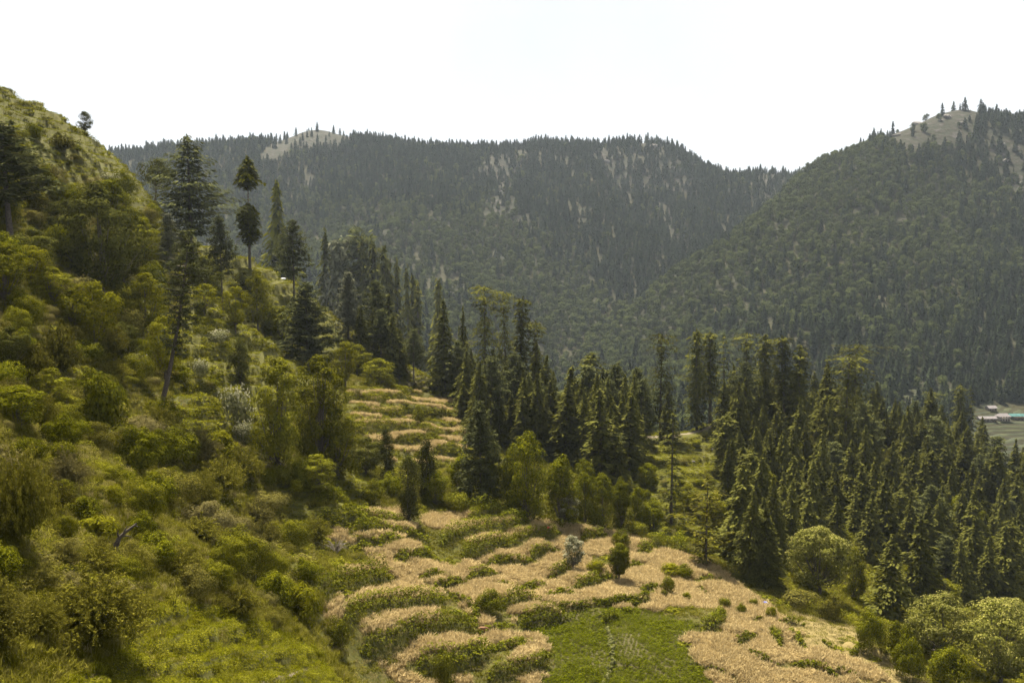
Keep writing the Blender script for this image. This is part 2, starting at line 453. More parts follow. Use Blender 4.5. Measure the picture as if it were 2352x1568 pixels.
# hedges and banks on the terrace edges of the field: foot line (left to right in the picture), height in zoom pixels
HEDGES = [
 (Z6,[(200,1250),(300,1170),(450,1110),(600,1090),(750,1075),(860,1055),(905,990)],105,'long thick hedge curving below the middle wheat strip'),
 (Z6,[(340,1400),(480,1385),(580,1340),(680,1290),(800,1275),(950,1250),(1100,1240),(1170,1230)],112,'longest leafy hedge, winding above the hook-shaped wheat strip'),
 (Z6,[(1170,1232),(1300,1210),(1420,1180)],45,'thin green hedge end behind the hook-shaped wheat strip'),
 (Z6,[(740,1500),(880,1512),(1000,1500),(1120,1470),(1230,1440),(1290,1390)],120,'thick dark hedge inside the hook-shaped wheat strip'),
 (Z6,[(1290,1380),(1400,1365),(1460,1340),(1490,1270)],50,'narrow hedge tip inside the bend of the hook-shaped wheat strip'),
 (Z6,[(1250,1575),(1350,1560),(1450,1530),(1600,1490),(1660,1440),(1680,1390)],80,'hedge between the hook-shaped wheat strip and the potato field'),
 (Z6,[(0,1020),(100,1000),(250,970),(370,930),(500,890),(520,840)],130,'broad bushy bank under the lone wheat mound beside the scrub slope'),
 (Z6,[(570,690),(700,680),(800,665),(815,610)],60,None),
 (Z6,[(750,815),(880,810)],50,None),
 (Z6,[(850,880),(1000,870),(1070,840)],55,None),
 (Z6,[(1070,685),(1200,660),(1330,620),(1450,590)],92,'rounded hedge under the brightest wheat mound of the upper field'),
 (Z6,[(1250,715),(1400,705),(1560,712)],55,None),
 (Z6,[(1560,690),(1640,640),(1740,620)],60,None),
 (Z6,[(1110,820),(1230,800),(1285,780)],60,None),
 (Z6,[(900,585),(1050,568),(1150,540),(1300,495),(1480,482),(1540,440)],85,'long straight bank of shrubs along the top of the wheat'),
 (Z6,[(1430,572),(1540,560),(1700,530),(1760,490)],70,None),
 (Z6,[(1940,525),(2030,515),(2110,500)],52,'clipped-looking hedge behind the white-leaved tree'),
 (Z6,[(1330,1062),(1480,1050),(1620,1030)],95,'stout hedge just beyond the potato field corner'),
 (Z6,[(1500,1192),(1650,1150),(1820,1120)],92,'hedge dividing the small potato plot from the large one'),
 (Z6,[(1640,1055),(1850,1052),(2050,1028),(2200,1003),(2352,1003)],45,'low hedge along the far edge of the potato field'),
 (Z6,[(2090,1135),(2200,1100)],62,'bushy clump at the head of the potato field divider'),
 (Z6,[(2190,1065),(2330,1062)],42,None),
 (Z6,[(2105,1170),(2130,1300),(2150,1450),(2100,1600)],26,'pale low strip of weeds splitting the potato field'),
 (Z6,[(950,930),(1050,990),(1110,1050),(1150,1150)],45,'diagonal hedge beside the mown grass triangle'),
 (Z6,[(960,1150),(1080,1172),(1150,1150)],55,None),
 (Z6,[(1700,825),(1820,790),(1835,750)],62,None),
 (Z6,[(1480,893),(1650,872)],42,None),
 (Z6,[(1420,945),(1500,895)],40,None),
 (Z6,[(1680,955),(1890,957)],52,'short dark hedge across the widest wheat terrace'),
 (Z6,[(1880,905),(2000,890),(2070,830)],70,None),
 (Z6,[(1320,862),(1385,852)],40,None),
 (Z6,[(2050,805),(2180,812)],42,None),
 (Z6,[(250,485),(430,492),(640,502),(800,572)],62,'grassy bank of shrubs under the uppermost left wheat strip'),
 (Z6,[(0,312),(120,308),(230,305)],85,'dark shaded bank below the bright meadow ledge'),
 (Z6,[(0,425),(160,420),(330,412)],80,'green bank beneath the small square of wheat'),
 (Z6,[(270,592),(450,572),(620,562)],52,None),
 (Z6,[(1110,435),(1250,432),(1390,410)],102,'tall bank of shrubs under the dark dome-shaped trees'),
 (Z6,[(300,420),(480,440),(640,420)],60,None),
 (ZF,[(0,1412),(150,1402),(350,1392),(540,1402),(700,1352),(705,1222)],105,'hedge turning a corner beside the potato field tip'),
 (ZF,[(620,1182),(700,1152),(900,1122)],70,None),
 (ZF,[(780,542),(900,532),(1040,492)],125,'dense hedge at the foot of the sparse brown conifer'),
 (ZF,[(1070,482),(1150,602),(1280,642)],150,None),
 (ZF,[(1400,1032),(1600,1042),(1740,992)],70,None),
 (ZF,[(1420,1052),(1560,1242)],40,None),
 (ZF,[(600,622),(700,602),(780,562)],120,None),
 (ZF,[(480,822),(590,792)],100,None),
 (ZF,[(0,1012),(240,1012)],90,None),
 (Z8,[(0,1212),(130,1182),(145,1072)],70,'curved hedge closing the stubble below the round bushes'),
 (Z8,[(260,1292),(380,1252)],60,None),
 (Z8,[(380,1122),(450,1112)],40,None),
 (Z8,[(340,1342),(430,1422),(540,1442)],40,'thin diagonal line of shrubs in the right-hand stubble'),
 (Z8,[(470,1192),(560,1302)],50,None),
 (Z8,[(570,1142),(730,1152)],52,None),
 (Z8,[(600,1212),(700,1302),(740,1342)],42,None),
 (Z8,[(670,1452),(800,1472),(950,1522)],50,'low shrub row nearest the bottom of the right-hand stubble'),
 (Z8,[(920,1502),(1100,1512)],36,None),
 (Z8,[(870,1292),(960,1332)],40,None),
 (Z8,[(1090,1372),(1180,1372),(1175,1302)],60,None),
 (Z8,[(0,1462),(160,1502)],32,None),
]
Z2 = zoomer(0, 700, 2.94)
Z5 = zoomer(700, 900, 2.94)
for zf_, pts_, h_ in (
 (Z2,[(1370,865),(1500,855),(1560,835),(1640,765),(1700,745)],75),(Z2,[(1230,1015),(1320,1060),(1400,1085),(1560,1045),(1640,965)],62),(Z2,[(1360,1155),(1500,1185),(1650,1205),(1780,1165)],75),
 (Z2,[(1440,1245),(1560,1265),(1660,1285)],60),(Z2,[(1330,595),(1450,605),(1560,625)],62),(Z2,[(1500,545),(1620,555),(1700,525)],62),(Z2,[(1440,435),(1600,465),(1700,475)],55),
 (Z2,[(1830,515),(1950,525),(2050,565)],62),(Z2,[(1430,375),(1600,372),(1750,392)],52),(Z2,[(1950,305),(2060,315)],62),(Z2,[(1440,312),(1640,322)],52),(Z2,[(1730,1245),(1850,1235),(1950,1225)],52),
 (Z2,[(1850,1445),(2100,1455),(2350,1445)],30),(Z2,[(1860,1250),(1960,1300),(2000,1380)],50),
 (Z5,[(500,345),(700,352),(840,335),(970,315)],62),(Z5,[(560,425),(800,432),(1000,405),(1270,432)],52),(Z5,[(560,535),(740,522),(900,545),(1050,575),(1200,572)],62),(Z5,[(850,622),(1000,612),(1180,602)],50),
 (Z5,[(1150,695),(1340,672)],50),(Z5,[(820,245),(1000,255)],45),(Z5,[(230,1120),(400,1115),(520,1112)],75)):
    HEDGES.append((zf_, pts_, h_ * 0.85, 'bank:%d' % len(HEDGES)))
def resample(P, step):
    P = np.asarray(P, float)
    d = np.r_[0, np.cumsum(np.linalg.norm(np.diff(P, axis=0), axis=1))]
    n = max(2, int(d[-1] / step) + 1)
    t = np.linspace(0, d[-1], n)
    return np.stack([np.interp(t, d, P[:, k]) for k in range(P.shape[1])], -1)
hedge_data = []
off = np.zeros_like(H)
hedge_m = np.zeros(H.shape, bool)
for zf, pts, hpx, lab in HEDGES:
    uv = resample(zf(*pts), 6)
    p, ok = hit(uv[:, 0], uv[:, 1])
    p = p[ok]
    if len(p) < 2: continue
    xy = resample(p[:, :2], 0.8)
    # soften zigzags left by the rough ground
    for _ in range(3):
        xy[1:-1] = (xy[:-2] + 2 * xy[1:-1] + xy[2:]) / 4
    hm = 1.40 * hpx * zf.k * xy[:, 1].mean() / F
    hedge_data.append((xy, hm, lab))
    x0, y0 = xy.min(0) - 12; x1, y1 = xy.max(0) + 12
    i0, i1 = int(x0 - GX0), int(x1 - GX0); j0, j1 = int(y0 - GY0), int(y1 - GY0)
    i0 = max(i0, 0); j0 = max(j0, 0)
    sx, sy = HX[i0:i1, j0:j1], HY[i0:i1, j0:j1]
    tang = np.gradient(xy, axis=0); tang /= np.linalg.norm(tang, axis=1, keepdims=True) + 1e-9
    nrm = np.stack([-tang[:, 1], tang[:, 0]], -1)              # left of travel = away from the camera
    flip = np.sign((nrm * xy).sum(1)); flip[flip == 0] = 1
    nrm *= flip[:, None]
    dx = sx[..., None] - xy[:, 0]; dy = sy[..., None] - xy[:, 1]
    d2 = dx * dx + dy * dy
    k = d2.argmin(-1)
    dist = np.sqrt(np.take_along_axis(d2, k[..., None], -1)[..., 0])
    ddx = np.take_along_axis(dx, k[..., None], -1)[..., 0]; ddy = np.take_along_axis(dy, k[..., None], -1)[..., 0]
    sgn = ddx * nrm[k, 0] + ddy * nrm[k, 1]
    endd = np.minimum(k, len(xy) - 1 - k) * 0.8
    rise = 0.72 * hm * sstep(-0.3, 0.9, sgn) * np.clip(1 - np.maximum(dist - 2, 0) / 9.0, 0, 1) * sstep(-1, 4, endd + 0.5)
    off[i0:i1, j0:j1] = np.maximum(off[i0:i1, j0:j1], rise)
    hedge_m[i0:i1, j0:j1] |= (sgn > -1.0) & (sgn < 0.55 * hm) & (dist < 0.65 * hm + 0.5)
H = H + off
PU, PV = project(HX, HY, H)

def mask_at(poly, X, Y, Z):
    u, v = project(X, Y, Z); return inpoly(u, v, poly)
wheat_m = inpoly(PU, PV, FIELD) & ~inpoly(PU, PV, POTATO) & ~inpoly(PU, PV, TRIANGLE) & ~inpoly(PU, PV, GRASSY)
patch = fbm(HX / 13, HY / 13, 3, 40)
wheat_m &= ~(inpoly(PU, PV, STUBBLE) & (patch < 0.62))
wheat_m &= patch > 0.32
midw = inpoly(PU, PV, MIDWHEAT) & (frac_all > 0) & (patch > 0.36)
wheat_m |= midw
wheat_m &= ~hedge_m
wood_m = inpoly(PU, PV, WOOD) | inpoly(PU, PV, WOOD2)
def blur(m, n=2):
    m = m.astype(float)
    for _ in range(n):
        m[1:-1, 1:-1] = (m[1:-1, 1:-1] * 2 + m[2:, 1:-1] + m[:-2, 1:-1] + m[1:-1, 2:] + m[1:-1, :-2]) / 6
    return m
stub_m = inpoly(PU, PV, STUBBLE)
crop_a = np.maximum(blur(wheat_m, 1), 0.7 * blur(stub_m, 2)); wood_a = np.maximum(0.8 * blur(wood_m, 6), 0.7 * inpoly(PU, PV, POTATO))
NX, NY = H.shape
inview = (np.abs(HX) < 0.514 * HY * 1.16 + 22)
cell = inview[:-1, :-1] & inview[1:, 1:] & inview[1:, :-1] & inview[:-1, 1:]
idx = np.arange(NX * NY).reshape(NX, NY)
fc = np.stack([idx[:-1, :-1], idx[1:, :-1], idx[1:, 1:], idx[:-1, 1:]], -1)[cell]
used = np.unique(fc); remap = np.zeros(NX * NY, np.int32); remap[used] = np.arange(len(used))
VV = np.stack([HX, HY, H], -1).reshape(-1, 3)[used]
M['ground'] = groundmat('hillside_turf')
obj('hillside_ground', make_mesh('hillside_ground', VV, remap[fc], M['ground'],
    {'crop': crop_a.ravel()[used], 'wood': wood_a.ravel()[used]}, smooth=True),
    kind='structure', label='terraced green hillside and valley floor in front of the mountains')

# ------------------------------------------------------------------ far mountains
A_PTS = [(0,380,1500),(-300,400,1500),(280,372,1500),(400,352,1520),(480,345,1540),(560,345,1550),(600,352,1550),(650,325,1555),(750,302,1560),(850,338,1560),
 (900,338,1560),(1000,348,1550),(1040,350,1550),(1130,350,1550),(1240,335,1560),(1300,338,1560),(1400,342,1550),(1490,330,1540),(1560,352,1540),
 (1620,385,1530),(1680,408,1520),(1750,396,1520),(1820,402,1500),(2000,430,1500),(2352,440,1500),(2700,440,1500)]
A_FACE = [(300,520,1130),(500,500,1180),(700,570,1050),(700,440,1270),(900,610,980),(900,460,1230),(1100,660,930),(1100,500,1180),(1100,410,1370),
 (1300,760,890),(1300,610,1080),(1300,450,1300),(1450,690,1010),(1450,550,1190),(1450,420,1390),(1600,570,1200),(1600,460,1370),(1750,460,1390),
 (1250,850,800),(1000,760,800),(800,710,830),(0,560,1100),(-300,560,1100),(-300,800,700),(300,800,720),(1400,950,720),(1800,700,1100),(2352,640,1150),(2700,640,1150)]
B_PTS = [(1480,705,950),(1560,630,1000),(1650,570,1040),(1740,492,1080),(1800,432,1110),(1850,385,1130),(1900,366,1140),(1980,343,1150),(2040,310,1170),
 (2120,276,1190),(2220,250,1210),(2260,272,1210),(2352,292,1230),(2500,300,1250),(2800,300,1280)]
B_FACE = [(1700,700,850),(1900,550,930),(2100,450,1020),(2300,400,1080),(1900,700,800),(2100,600,880),(2352,500,990),(2100,800,700),(2352,700,800),
 (2352,850,700),(1700,850,690),(1900,890,640),(2150,905,620),(2300,928,645),(2352,940,640),(2352,968,600),(2300,1000,560),(2352,1080,480),(1500,850,760),
 (1350,920,700),(1600,960,560),(2000,1010,480),(2700,900,650),(2700,1050,480),(1300,1100,400),(2200,1200,400),(2700,1200,400)]
def tps_of(crest, face, drop1, drop2):
    c = np.array(crest, float); f = np.array(face, float)
    pc = at(c[:, 0], c[:, 1], c[:, 2]); pf = at(f[:, 0], f[:, 1], f[:, 2])
    bk = []
    for X, Y, Z in pc:
        bk.append((X * (1 + 150 * S / Y), Y + 150 * S, Z - drop1)); bk.append((X * (1 + 380 * S / Y), Y + 380 * S, Z - drop2))
    return TPS(np.vstack([pc, pf, np.array(bk)]), 0.002)
a_tps = tps_of(A_PTS, A_FACE, 80, 260)
b_tps = tps_of(B_PTS, B_FACE, 110, 420)
def ridged(X, Y, sc, seed):
    return 1 - np.abs(2 * fbm(X / sc, Y / sc, 3, seed) - 1)
def a_h(X, Y):
    crest = sstep(2350, 2600, Y)
    return a_tps(X, Y) + (1 - 0.75 * crest) * (62 * (ridged(X, Y * 0.45, 230, 21) - 0.78)) + 6 * (fbm(X / 45, Y / 45, 3, 25) - 0.5)
def b_h(X, Y):
    lowpart = sstep(900, 1200, Y) * (1 - 0.6 * sstep(1850, 2000, Y))
    return b_tps(X, Y) + lowpart * 40 * (ridged(X * 0.8, Y * 0.5, 200, 31) - 0.78) + 5 * (fbm(X / 40, Y / 40, 3, 35) - 0.5)
A_BARE = [[(590,355),(650,312),(750,290),(815,300),(800,330),(700,345),(610,378)],
 [(1095,385),(1150,335),(1188,400),(1175,450),(1215,500),(1215,522),(1100,492),(1140,440),(1112,405)],
 [(1735,372),(1840,398),(1800,440),(1760,475),(1735,420)], [(1470,315),(1515,315),(1530,345),(1460,350)],
 [(1355,350),(1400,345),(1420,390),(1370,385)],[(1510,470),(1560,480),(1600,560),(1540,560)],[(1330,470),(1350,475),(1345,560),(1325,560)],
 [(690,400),(720,400),(725,430),(695,440)],[(960,630),(1060,632),(1075,680),(960,668)],[(1180,320),(1200,318),(1205,360),(1180,400)],
 [(1370,335),(1470,345),(1500,430),(1440,460),(1380,400)],[(1490,330),(1580,380),(1590,450),(1530,440)]]
A_THIN = A_BARE[4:6] + A_BARE[10:]
B_BARE = [[(2020,318),(2080,270),(2200,240),(2255,255),(2240,288),(2150,300),(2140,335),(2085,348)],
 [(2265,300),(2352,320),(2400,500),(2340,455),(2275,400)],[(1935,480),(1985,478),(1980,498),(1940,498)],[(2040,500),(2125,490),(2130,515),(2060,530)],
 [(2140,300),(2240,290),(2230,330),(2150,345)],[(2225,930),(2420,925),(2420,1100),(2225,1090)],[(2145,880),(2180,870),(2190,915),(2150,920)],
 [(2060,905),(2140,895),(2150,940),(2060,940)],[(1775,520),(1810,510),(1815,535),(1785,540)]]
def grid_mesh(name, hf, x0, x1, y0, y1, res, mat, bare):
    x = np.arange(x0, x1 + 1, res); y = np.arange(y0, y1 + 1, res)
    X, Y = np.meshgrid(x, y, indexing='ij'); Z = np.maximum(hf(X, Y), -560.0)
    u, v = project(X, Y, Z)
    b = np.zeros(X.shape)
    for p in bare: b = np.maximum(b, inpoly(u, v, p).astype(float))
    b = blur(b, 1)
    n, m = X.shape; id_ = np.arange(n * m).reshape(n, m)
    f = np.stack([id_[:-1, :-1], id_[1:, :-1], id_[1:, 1:], id_[:-1, 1:]], -1).reshape(-1, 4)
    return make_mesh(name, np.stack([X, Y, Z], -1).reshape(-1, 3), f, mat, {'bare': b.ravel()}, smooth=True)
M['mount'] = mountmat('mountain_slope')
obj('mountain_ridge', grid_mesh('mountain_ridge', a_h, -1750, 1750, 900, 3300, 13, M['mount'], A_BARE[:8] + A_BARE[9:]), kind='structure',
    label='long forested mountain ridge under the white sky')
obj('mountain_spur', grid_mesh('mountain_spur', b_h, -60, 1500, 640, 2900, 12, M['mount'], B_BARE[:5] + B_BARE[8:]), kind='structure',
    label='nearer forested mountain with a rocky top on the right')

# ------------------------------------------------------------------ plant builders
def conifer(seed, h, prof, dz=0.8, nb=7, cl=1.0, cw=0.45, droop=0.25, lift=0.12, dens=1.0, ragged=0.25, tr=0.35, lean=0.0, mat='deodar', bark='bark', z0=0.06):
    """whorls of flat drooping branch sprays round a straight trunk; prof: (height fraction, radius m) pairs"""
    rng = np.random.default_rng(seed); L = Leaves(); T = Tubes()
    ph, pr = np.array(prof, float).T
    T.add([(lean * (z / h) * h, 0, z) for z in np.linspace(-0.8, h * 0.98, 9)], np.linspace(tr, 0.05, 9), 7)
    z = h * z0
    while z < h * 0.99:
        r = np.interp(z / h, ph, pr)
        if r > 0.12:
            az0 = rng.random() * 6.28
            for b in range(nb):
                az = az0 + b * 6.283 / nb + rng.normal() * 0.25
                rr = r * (1 + ragged * rng.normal()) * (0.85 + 0.3 * rng.random())
                rr = max(rr, 0.25)
                n = max(3, int(rr / cl * 5.0 * dens))
                s = np.sqrt(np.linspace(0.03, 1, n)) * (0.94 + 0.1 * rng.random(n))
                lat = rng.normal(size=n) * 0.26 * rr * (1.05 - 0.75 * s) ** 0.8
                ca, sa = math.cos(az), math.sin(az)
                zz = rr * (lift * s - droop * s * s) + rng.normal(size=n) * 0.22 * cl + z - 0.12 * np.abs(lat)
                P = np.stack([ca * rr * s - sa * lat + lean * z, sa * rr * s + ca * lat, zz], -1)
                N = np.stack([0.55 * ca + 0.25 * rng.normal(size=n), 0.55 * sa + 0.25 * rng.normal(size=n), np.ones(n)], -1)
                aa = az + lat / (0.3 * rr + 0.05) * 0.6 + rng.normal(size=n) * 0.3
                A = np.stack([np.cos(aa), np.sin(aa), -0.35 - 0.5 * s * droop], -1)
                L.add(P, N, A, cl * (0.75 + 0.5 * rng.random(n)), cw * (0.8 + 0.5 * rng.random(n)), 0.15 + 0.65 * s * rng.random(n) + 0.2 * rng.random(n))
                if b % 2 == 0 and rr > 1.5:
                    q = np.linspace(0.02, 0.8, 4)
                    T.add(np.stack([ca * rr * q + lean * z, sa * rr * q, z + rr * (lift * q - droop * q * q) - 0.05], -1), np.linspace(0.07, 0.02, 4), 3)
        z += dz * (0.75 + 0.5 * rng.random())
    n = 14                                                       # leader
    P = np.stack([rng.normal(size=n) * 0.12 + lean * h, rng.normal(size=n) * 0.12, h * (1 - 0.05 * rng.random(n))], -1)
    L.add(P, rdir(rng, n), np.tile([0, 0, 1.0], (n, 1)) + 0.5 * rdir(rng, n), cl * 0.7, cw * 0.7, rng.random(n))
    return T.mesh('trunk', M[bark]), L.mesh('crown', M[mat]), h, float(pr.max()) * 2

def clump_leaves(L, rng, C, R, n, ls, flat=0.8, aspect=0.55, up=0.15, tint0=0.0, tint1=1.0, inner=0.55, dirup=0.25, out=None):
    d = rdir(rng, n); d[:, 2] = d[:, 2] * 1.0 + dirup; d /= np.linalg.norm(d, axis=1, keepdims=True)
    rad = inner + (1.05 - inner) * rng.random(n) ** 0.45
    P = C + d * (R * rad)[:, None] * np.array([1, 1, flat])
    N = d + 0.24 * rdir(rng, n) + np.array([0, 0, up]) + (0 if out is None else out)
    A = rdir(rng, n) + np.array([0, 0, -0.25])
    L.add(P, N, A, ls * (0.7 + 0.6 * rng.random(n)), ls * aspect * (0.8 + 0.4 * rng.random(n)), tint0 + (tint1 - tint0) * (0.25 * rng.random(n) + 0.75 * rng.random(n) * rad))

def broadleaf(seed, h, w, base=0.22, shape='round', nc=46, cr=0.17, per=120, ls=0.55, mat='dome', bark='bark', tr=None, blossom=0.0, flat=0.8, lop=1.0):
    """trunk and forking limbs with leaf clumps at their ends"""
    rng = np.random.default_rng(seed); L = Leaves(); T = Tubes()
    tr = tr or h * 0.022
    cz = h * (base + (1 - base) * 0.5); hz = h * (1 - base) * 0.5
    top = []
    for i in range(nc):
        zf = rng.uniform(-1, 1); k = rng.random() ** 0.33; az = rng.random() * 6.283
        if shape == 'round': rad = math.sqrt(max(0.02, 1 - zf * zf))
        elif shape == 'cone': rad = float(np.clip(1.0 - 0.5 * (zf + 1), 0.08, 1))
        elif shape == 'dome': rad = (1.0 - 0.12 * abs(zf)) if zf < -0.1 else math.sqrt(max(0.02, 1 - (zf + 0.1) ** 2 / 1.21))
        elif shape == 'flat': zf = 0.2 + 0.75 * zf; rad = float(np.clip(1.15 * (1 - abs(zf) ** 2), 0.2, 1))
        else: rad = 0.85 if zf < 0.2 else math.sqrt(max(0.03, 1 - ((zf - 0.2) / 0.85) ** 2))
        if zf > 0.75: k = k * 0.7
        c = np.array([math.cos(az) * k * w * 0.5 * rad * (1 - cr), math.sin(az) * k * w * 0.5 * rad * (1 - cr), cz + zf * hz * (1 - cr * 0.8)])
        c += rng.normal(size=3) * w * 0.02 * lop
        R = w * cr * (0.65 + 0.7 * rng.random())
        R *= 0.6 + 0.4 * rad
        ov = np.array([c[0] / (w * 0.5), c[1] / (w * 0.5), (c[2] - cz) / hz]) * 0.7
        top.append((c, R))
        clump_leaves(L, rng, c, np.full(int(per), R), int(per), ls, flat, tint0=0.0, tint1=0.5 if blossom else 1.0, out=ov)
        if blossom and rng.random() < 0.85:
            n = int(per * blossom)
            dd = rdir(rng, n); dd[:, 2] = np.abs(dd[:, 2]) + 0.3; dd /= np.linalg.norm(dd, axis=1, keepdims=True)
            L.add(c + dd * R * 1.05 * np.array([1, 1, flat]), dd + 0.6 * rdir(rng, n), np.array([0, 0, 1.0]) + 0.6 * rdir(rng, n), ls * 0.8, ls * 0.35, np.full(n, 1.0))
    fork = h * (base * 0.9 + 0.06)
    T.add([(0, 0, -0.8), (0.02 * h * rng.normal(), 0, fork * 0.6), (0, 0, fork), (0, 0.02 * h * rng.normal(), cz), (0, 0, cz + hz * 0.5)],
          [tr * 1.25, tr, tr * 0.9, tr * 0.5, tr * 0.15], 8)
    for c, R in top[::3]:
        st = np.array([0, 0, fork * (0.9 + 0.25 * rng.random())])
        mid = st * 0.45 + c * 0.55 + np.array([0, 0, -0.06 * h])
        T.add([st, st * 0.75 + mid * 0.25, mid, c], [tr * 0.5, tr * 0.4, tr * 0.25, tr * 0.08], 5)
    return T.mesh('trunk', M[bark]), L.mesh('crown', M[mat]), h, w

def pine(seed, h, prof, base=0.35, nbr=60, ls=0.9, tuft=26, mat='pine', bark='bark', lean=0.0, tr=None, trad=0.085):
    """upswept branches carrying needle tufts; open outline"""
    rng = np.random.default_rng(seed); L = Leaves(); T = Tubes(); tr = tr or h * 0.016
    ph, pr = np.array(prof, float).T
    zt = np.linspace(-0.8, h * 0.98, 10)
    T.add(np.stack([lean * zt * (1 - 0.35 * zt / h), 0 * zt, zt], -1), np.linspace(tr, 0.05, 10), 7)
    tc = lambda z: lean * z * (1 - 0.35 * z / h)
    for i in range(nbr):
        z = h * (base + (1 - base) * ((i + rng.random()) / nbr) ** 0.92)
        r = np.interp(z / h, ph, pr) * (0.7 + 0.45 * rng.random())
        if r < 0.2: continue
        az = i * 2.399 + rng.normal() * 0.3
        q = np.linspace(0, 1, 5); el = 0.05 + 0.25 * rng.random()
        path = np.stack([np.cos(az) * r * q + tc(z), np.sin(az) * r * q, z + r * (el * q * q - 0.06 * q)], -1)
        T.add(path, np.linspace(tr * 0.28, 0.02, 5), 4)
        k = max(2, int(r / (h * trad) * 2.2))
        for s in np.linspace(0.3, 1.0, k):
            c = np.array([np.interp(s, q, path[:, a]) for a in range(3)]) + rng.normal(size=3) * h * 0.012
            R = h * trad * (0.45 + 0.35 * rng.random())
            d = rdir(rng, tuft); d[:, 2] += 0.45; d /= np.linalg.norm(d, axis=1, keepdims=True)
            P = c + d * (R * (0.3 + 0.7 * rng.random(tuft)))[:, None] * np.array([1, 1, 0.55])
            N = np.array([0, 0, 0.8]) + 0.7 * rdir(rng, tuft) + 0.4 * d
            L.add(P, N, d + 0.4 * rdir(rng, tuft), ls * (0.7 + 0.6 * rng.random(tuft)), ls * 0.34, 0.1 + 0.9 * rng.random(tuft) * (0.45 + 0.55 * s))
    return T.mesh('trunk', M[bark]), L.mesh('crown', M[mat]), h, float(pr.max()) * 2

def shrub(seed, h, w, n=16, per=90, ls=0.4, mat='bush', cr=0.26, shape='dome', aspect=0.5, white=0.0):
    rng = np.random.default_rng(seed); L = Leaves()
    for i in range(n):
        a = rng.random() * 6.283; r = w * 0.5 * math.sqrt(rng.random()) * (1 - cr)
        k = 1 - (r / (w * 0.5)) ** 2
        if shape == 'cone': k = max(0.0, 1 - r / (w * 0.5)) * 1.1
        z = h * (0.12 + 0.72 * k * math.sqrt(rng.random()))
        R = w * cr * (0.7 + 0.6 * rng.random()) * (0.75 if z > 0.6 * h else 1)
        clump_leaves(L, rng, np.array([math.cos(a) * r, math.sin(a) * r, z]), np.full(per, R), per, ls, 0.85, aspect, tint1=0.35 if white else 1.0, out=np.array([math.cos(a) * r / w, math.sin(a) * r / w, z / h - 0.3]))
        if white:
            m = int(per * white); d = rdir(rng, m); d[:, 2] = np.abs(d[:, 2]) + 0.2
            L.add(np.array([math.cos(a) * r, math.sin(a) * r, z]) + d * R * 1.1, rdir(rng, m), rdir(rng, m), ls * 0.8, ls * 0.5, np.full(m, 1.0))
    return L.mesh('shrub', M[mat])

def feather(seed, h, w, shoots=150, leaves=34, ls=0.30, mat='feather', curl=1.0):
    """arching shoots with narrow leaves, like a big broom shrub"""
    rng = np.random.default_rng(seed); L = Leaves()
    for i in range(shoots):
        az = rng.random() * 6.283; out = w * 0.5 * (0.15 + 0.85 * math.sqrt(rng.random())); hh = h * (0.55 + 0.5 * rng.random())
        pk = max(0.25, 1 - 0.55 * (out / (w * 0.5)) ** 2)
        s = np.sort(0.25 + 0.75 * rng.random(leaves))
        ca, sa = math.cos(az), math.sin(az)
        rr = out * s ** 1.15
        zz = hh * pk * (1.75 * s - (0.85 + 0.25 * curl * rng.random()) * s * s)
        wob = rng.normal() * 0.25
        P = np.stack([ca * rr - sa * wob * rr, sa * rr + ca * wob * rr, zz], -1) + rng.normal(size=(leaves, 3)) * 0.05 * w * 0.2
        tang = np.gradient(P, axis=0)
        N = rdir(rng, leaves) + np.array([0, 0, 0.7])
        A = tang / (np.linalg.norm(tang, axis=1, keepdims=True) + 1e-6) + 0.7 * rdir(rng, leaves)
        L.add(P, N, A, ls * (0.8 + 0.6 * rng.random(leaves)), ls * 0.42, 0.1 + 0.9 * rng.random(leaves) * s)
    return L.mesh('shrub', M[mat])

def blades(seed, n, r, h, w, mat, lean=0.35, head=0.0, broad=False):
    rng = np.random.default_rng(seed); V = []; Tn = []; 
    a = rng.random(n) * 6.283; rr = r * np.sqrt(rng.random(n))
    B = np.stack([np.cos(a) * rr, np.sin(a) * rr, np.full(n, -0.08)], -1)
    az = rng.random(n) * 6.283; ln = lean * rng.random(n)
    hh = h * (0.55 + 0.6 * rng.random(n))
    D1 = np.stack([np.cos(az) * ln * 0.35, np.sin(az) * ln * 0.35, np.ones(n)], -1) * (hh * 0.55)[:, None]
    D2 = np.stack([np.cos(az) * ln * 1.6, np.sin(az) * ln * 1.6, np.ones(n) - 0.6 * ln], -1) * (hh * 0.5)[:, None]
    th = rng.random(n) * 6.283
    W = np.stack([np.cos(th), np.sin(th), 0 * th], -1) * (w * (0.7 + 0.6 * rng.random(n)))[:, None] * 0.5
    tint = rng.random(n)
    k = 0.9 if not head else 1.0 + head
    q1 = np.stack([B - W, B + W, B + D1 + W * 0.9, B + D1 - W * 0.9], 1)
    q2 = np.stack([B + D1 - W * k, B + D1 + W * k, B + D1 + D2 + W * 0.25, B + D1 + D2 - W * 0.25], 1)
    V = np.concatenate([q1, q2]).reshape(-1, 3)
    T = np.concatenate([np.repeat(tint * 0.6, 4), np.repeat(0.35 + 0.65 * tint, 4)])
    return make_mesh('blades', V, np.arange(len(V)).reshape(-1, 4), M[mat], {'tint': T})
def leafy(seed, n, r, h, ls, mat):
    rng = np.random.default_rng(seed); L = Leaves()
    d = rdir(rng, n); d[:, 2] = np.abs(d[:, 2])
    P = d * np.array([r, r, h]) * (0.5 + 0.5 * rng.random(n))[:, None]
    L.add(P, d * 0.6 + np.array([0, 0, 1.0]) + 0.5 * rdir(rng, n), rdir(rng, n), ls * (0.7 + 0.6 * rng.random(n)), ls * 0.6, rng.random(n))
    return L.mesh('leafy', M[mat])

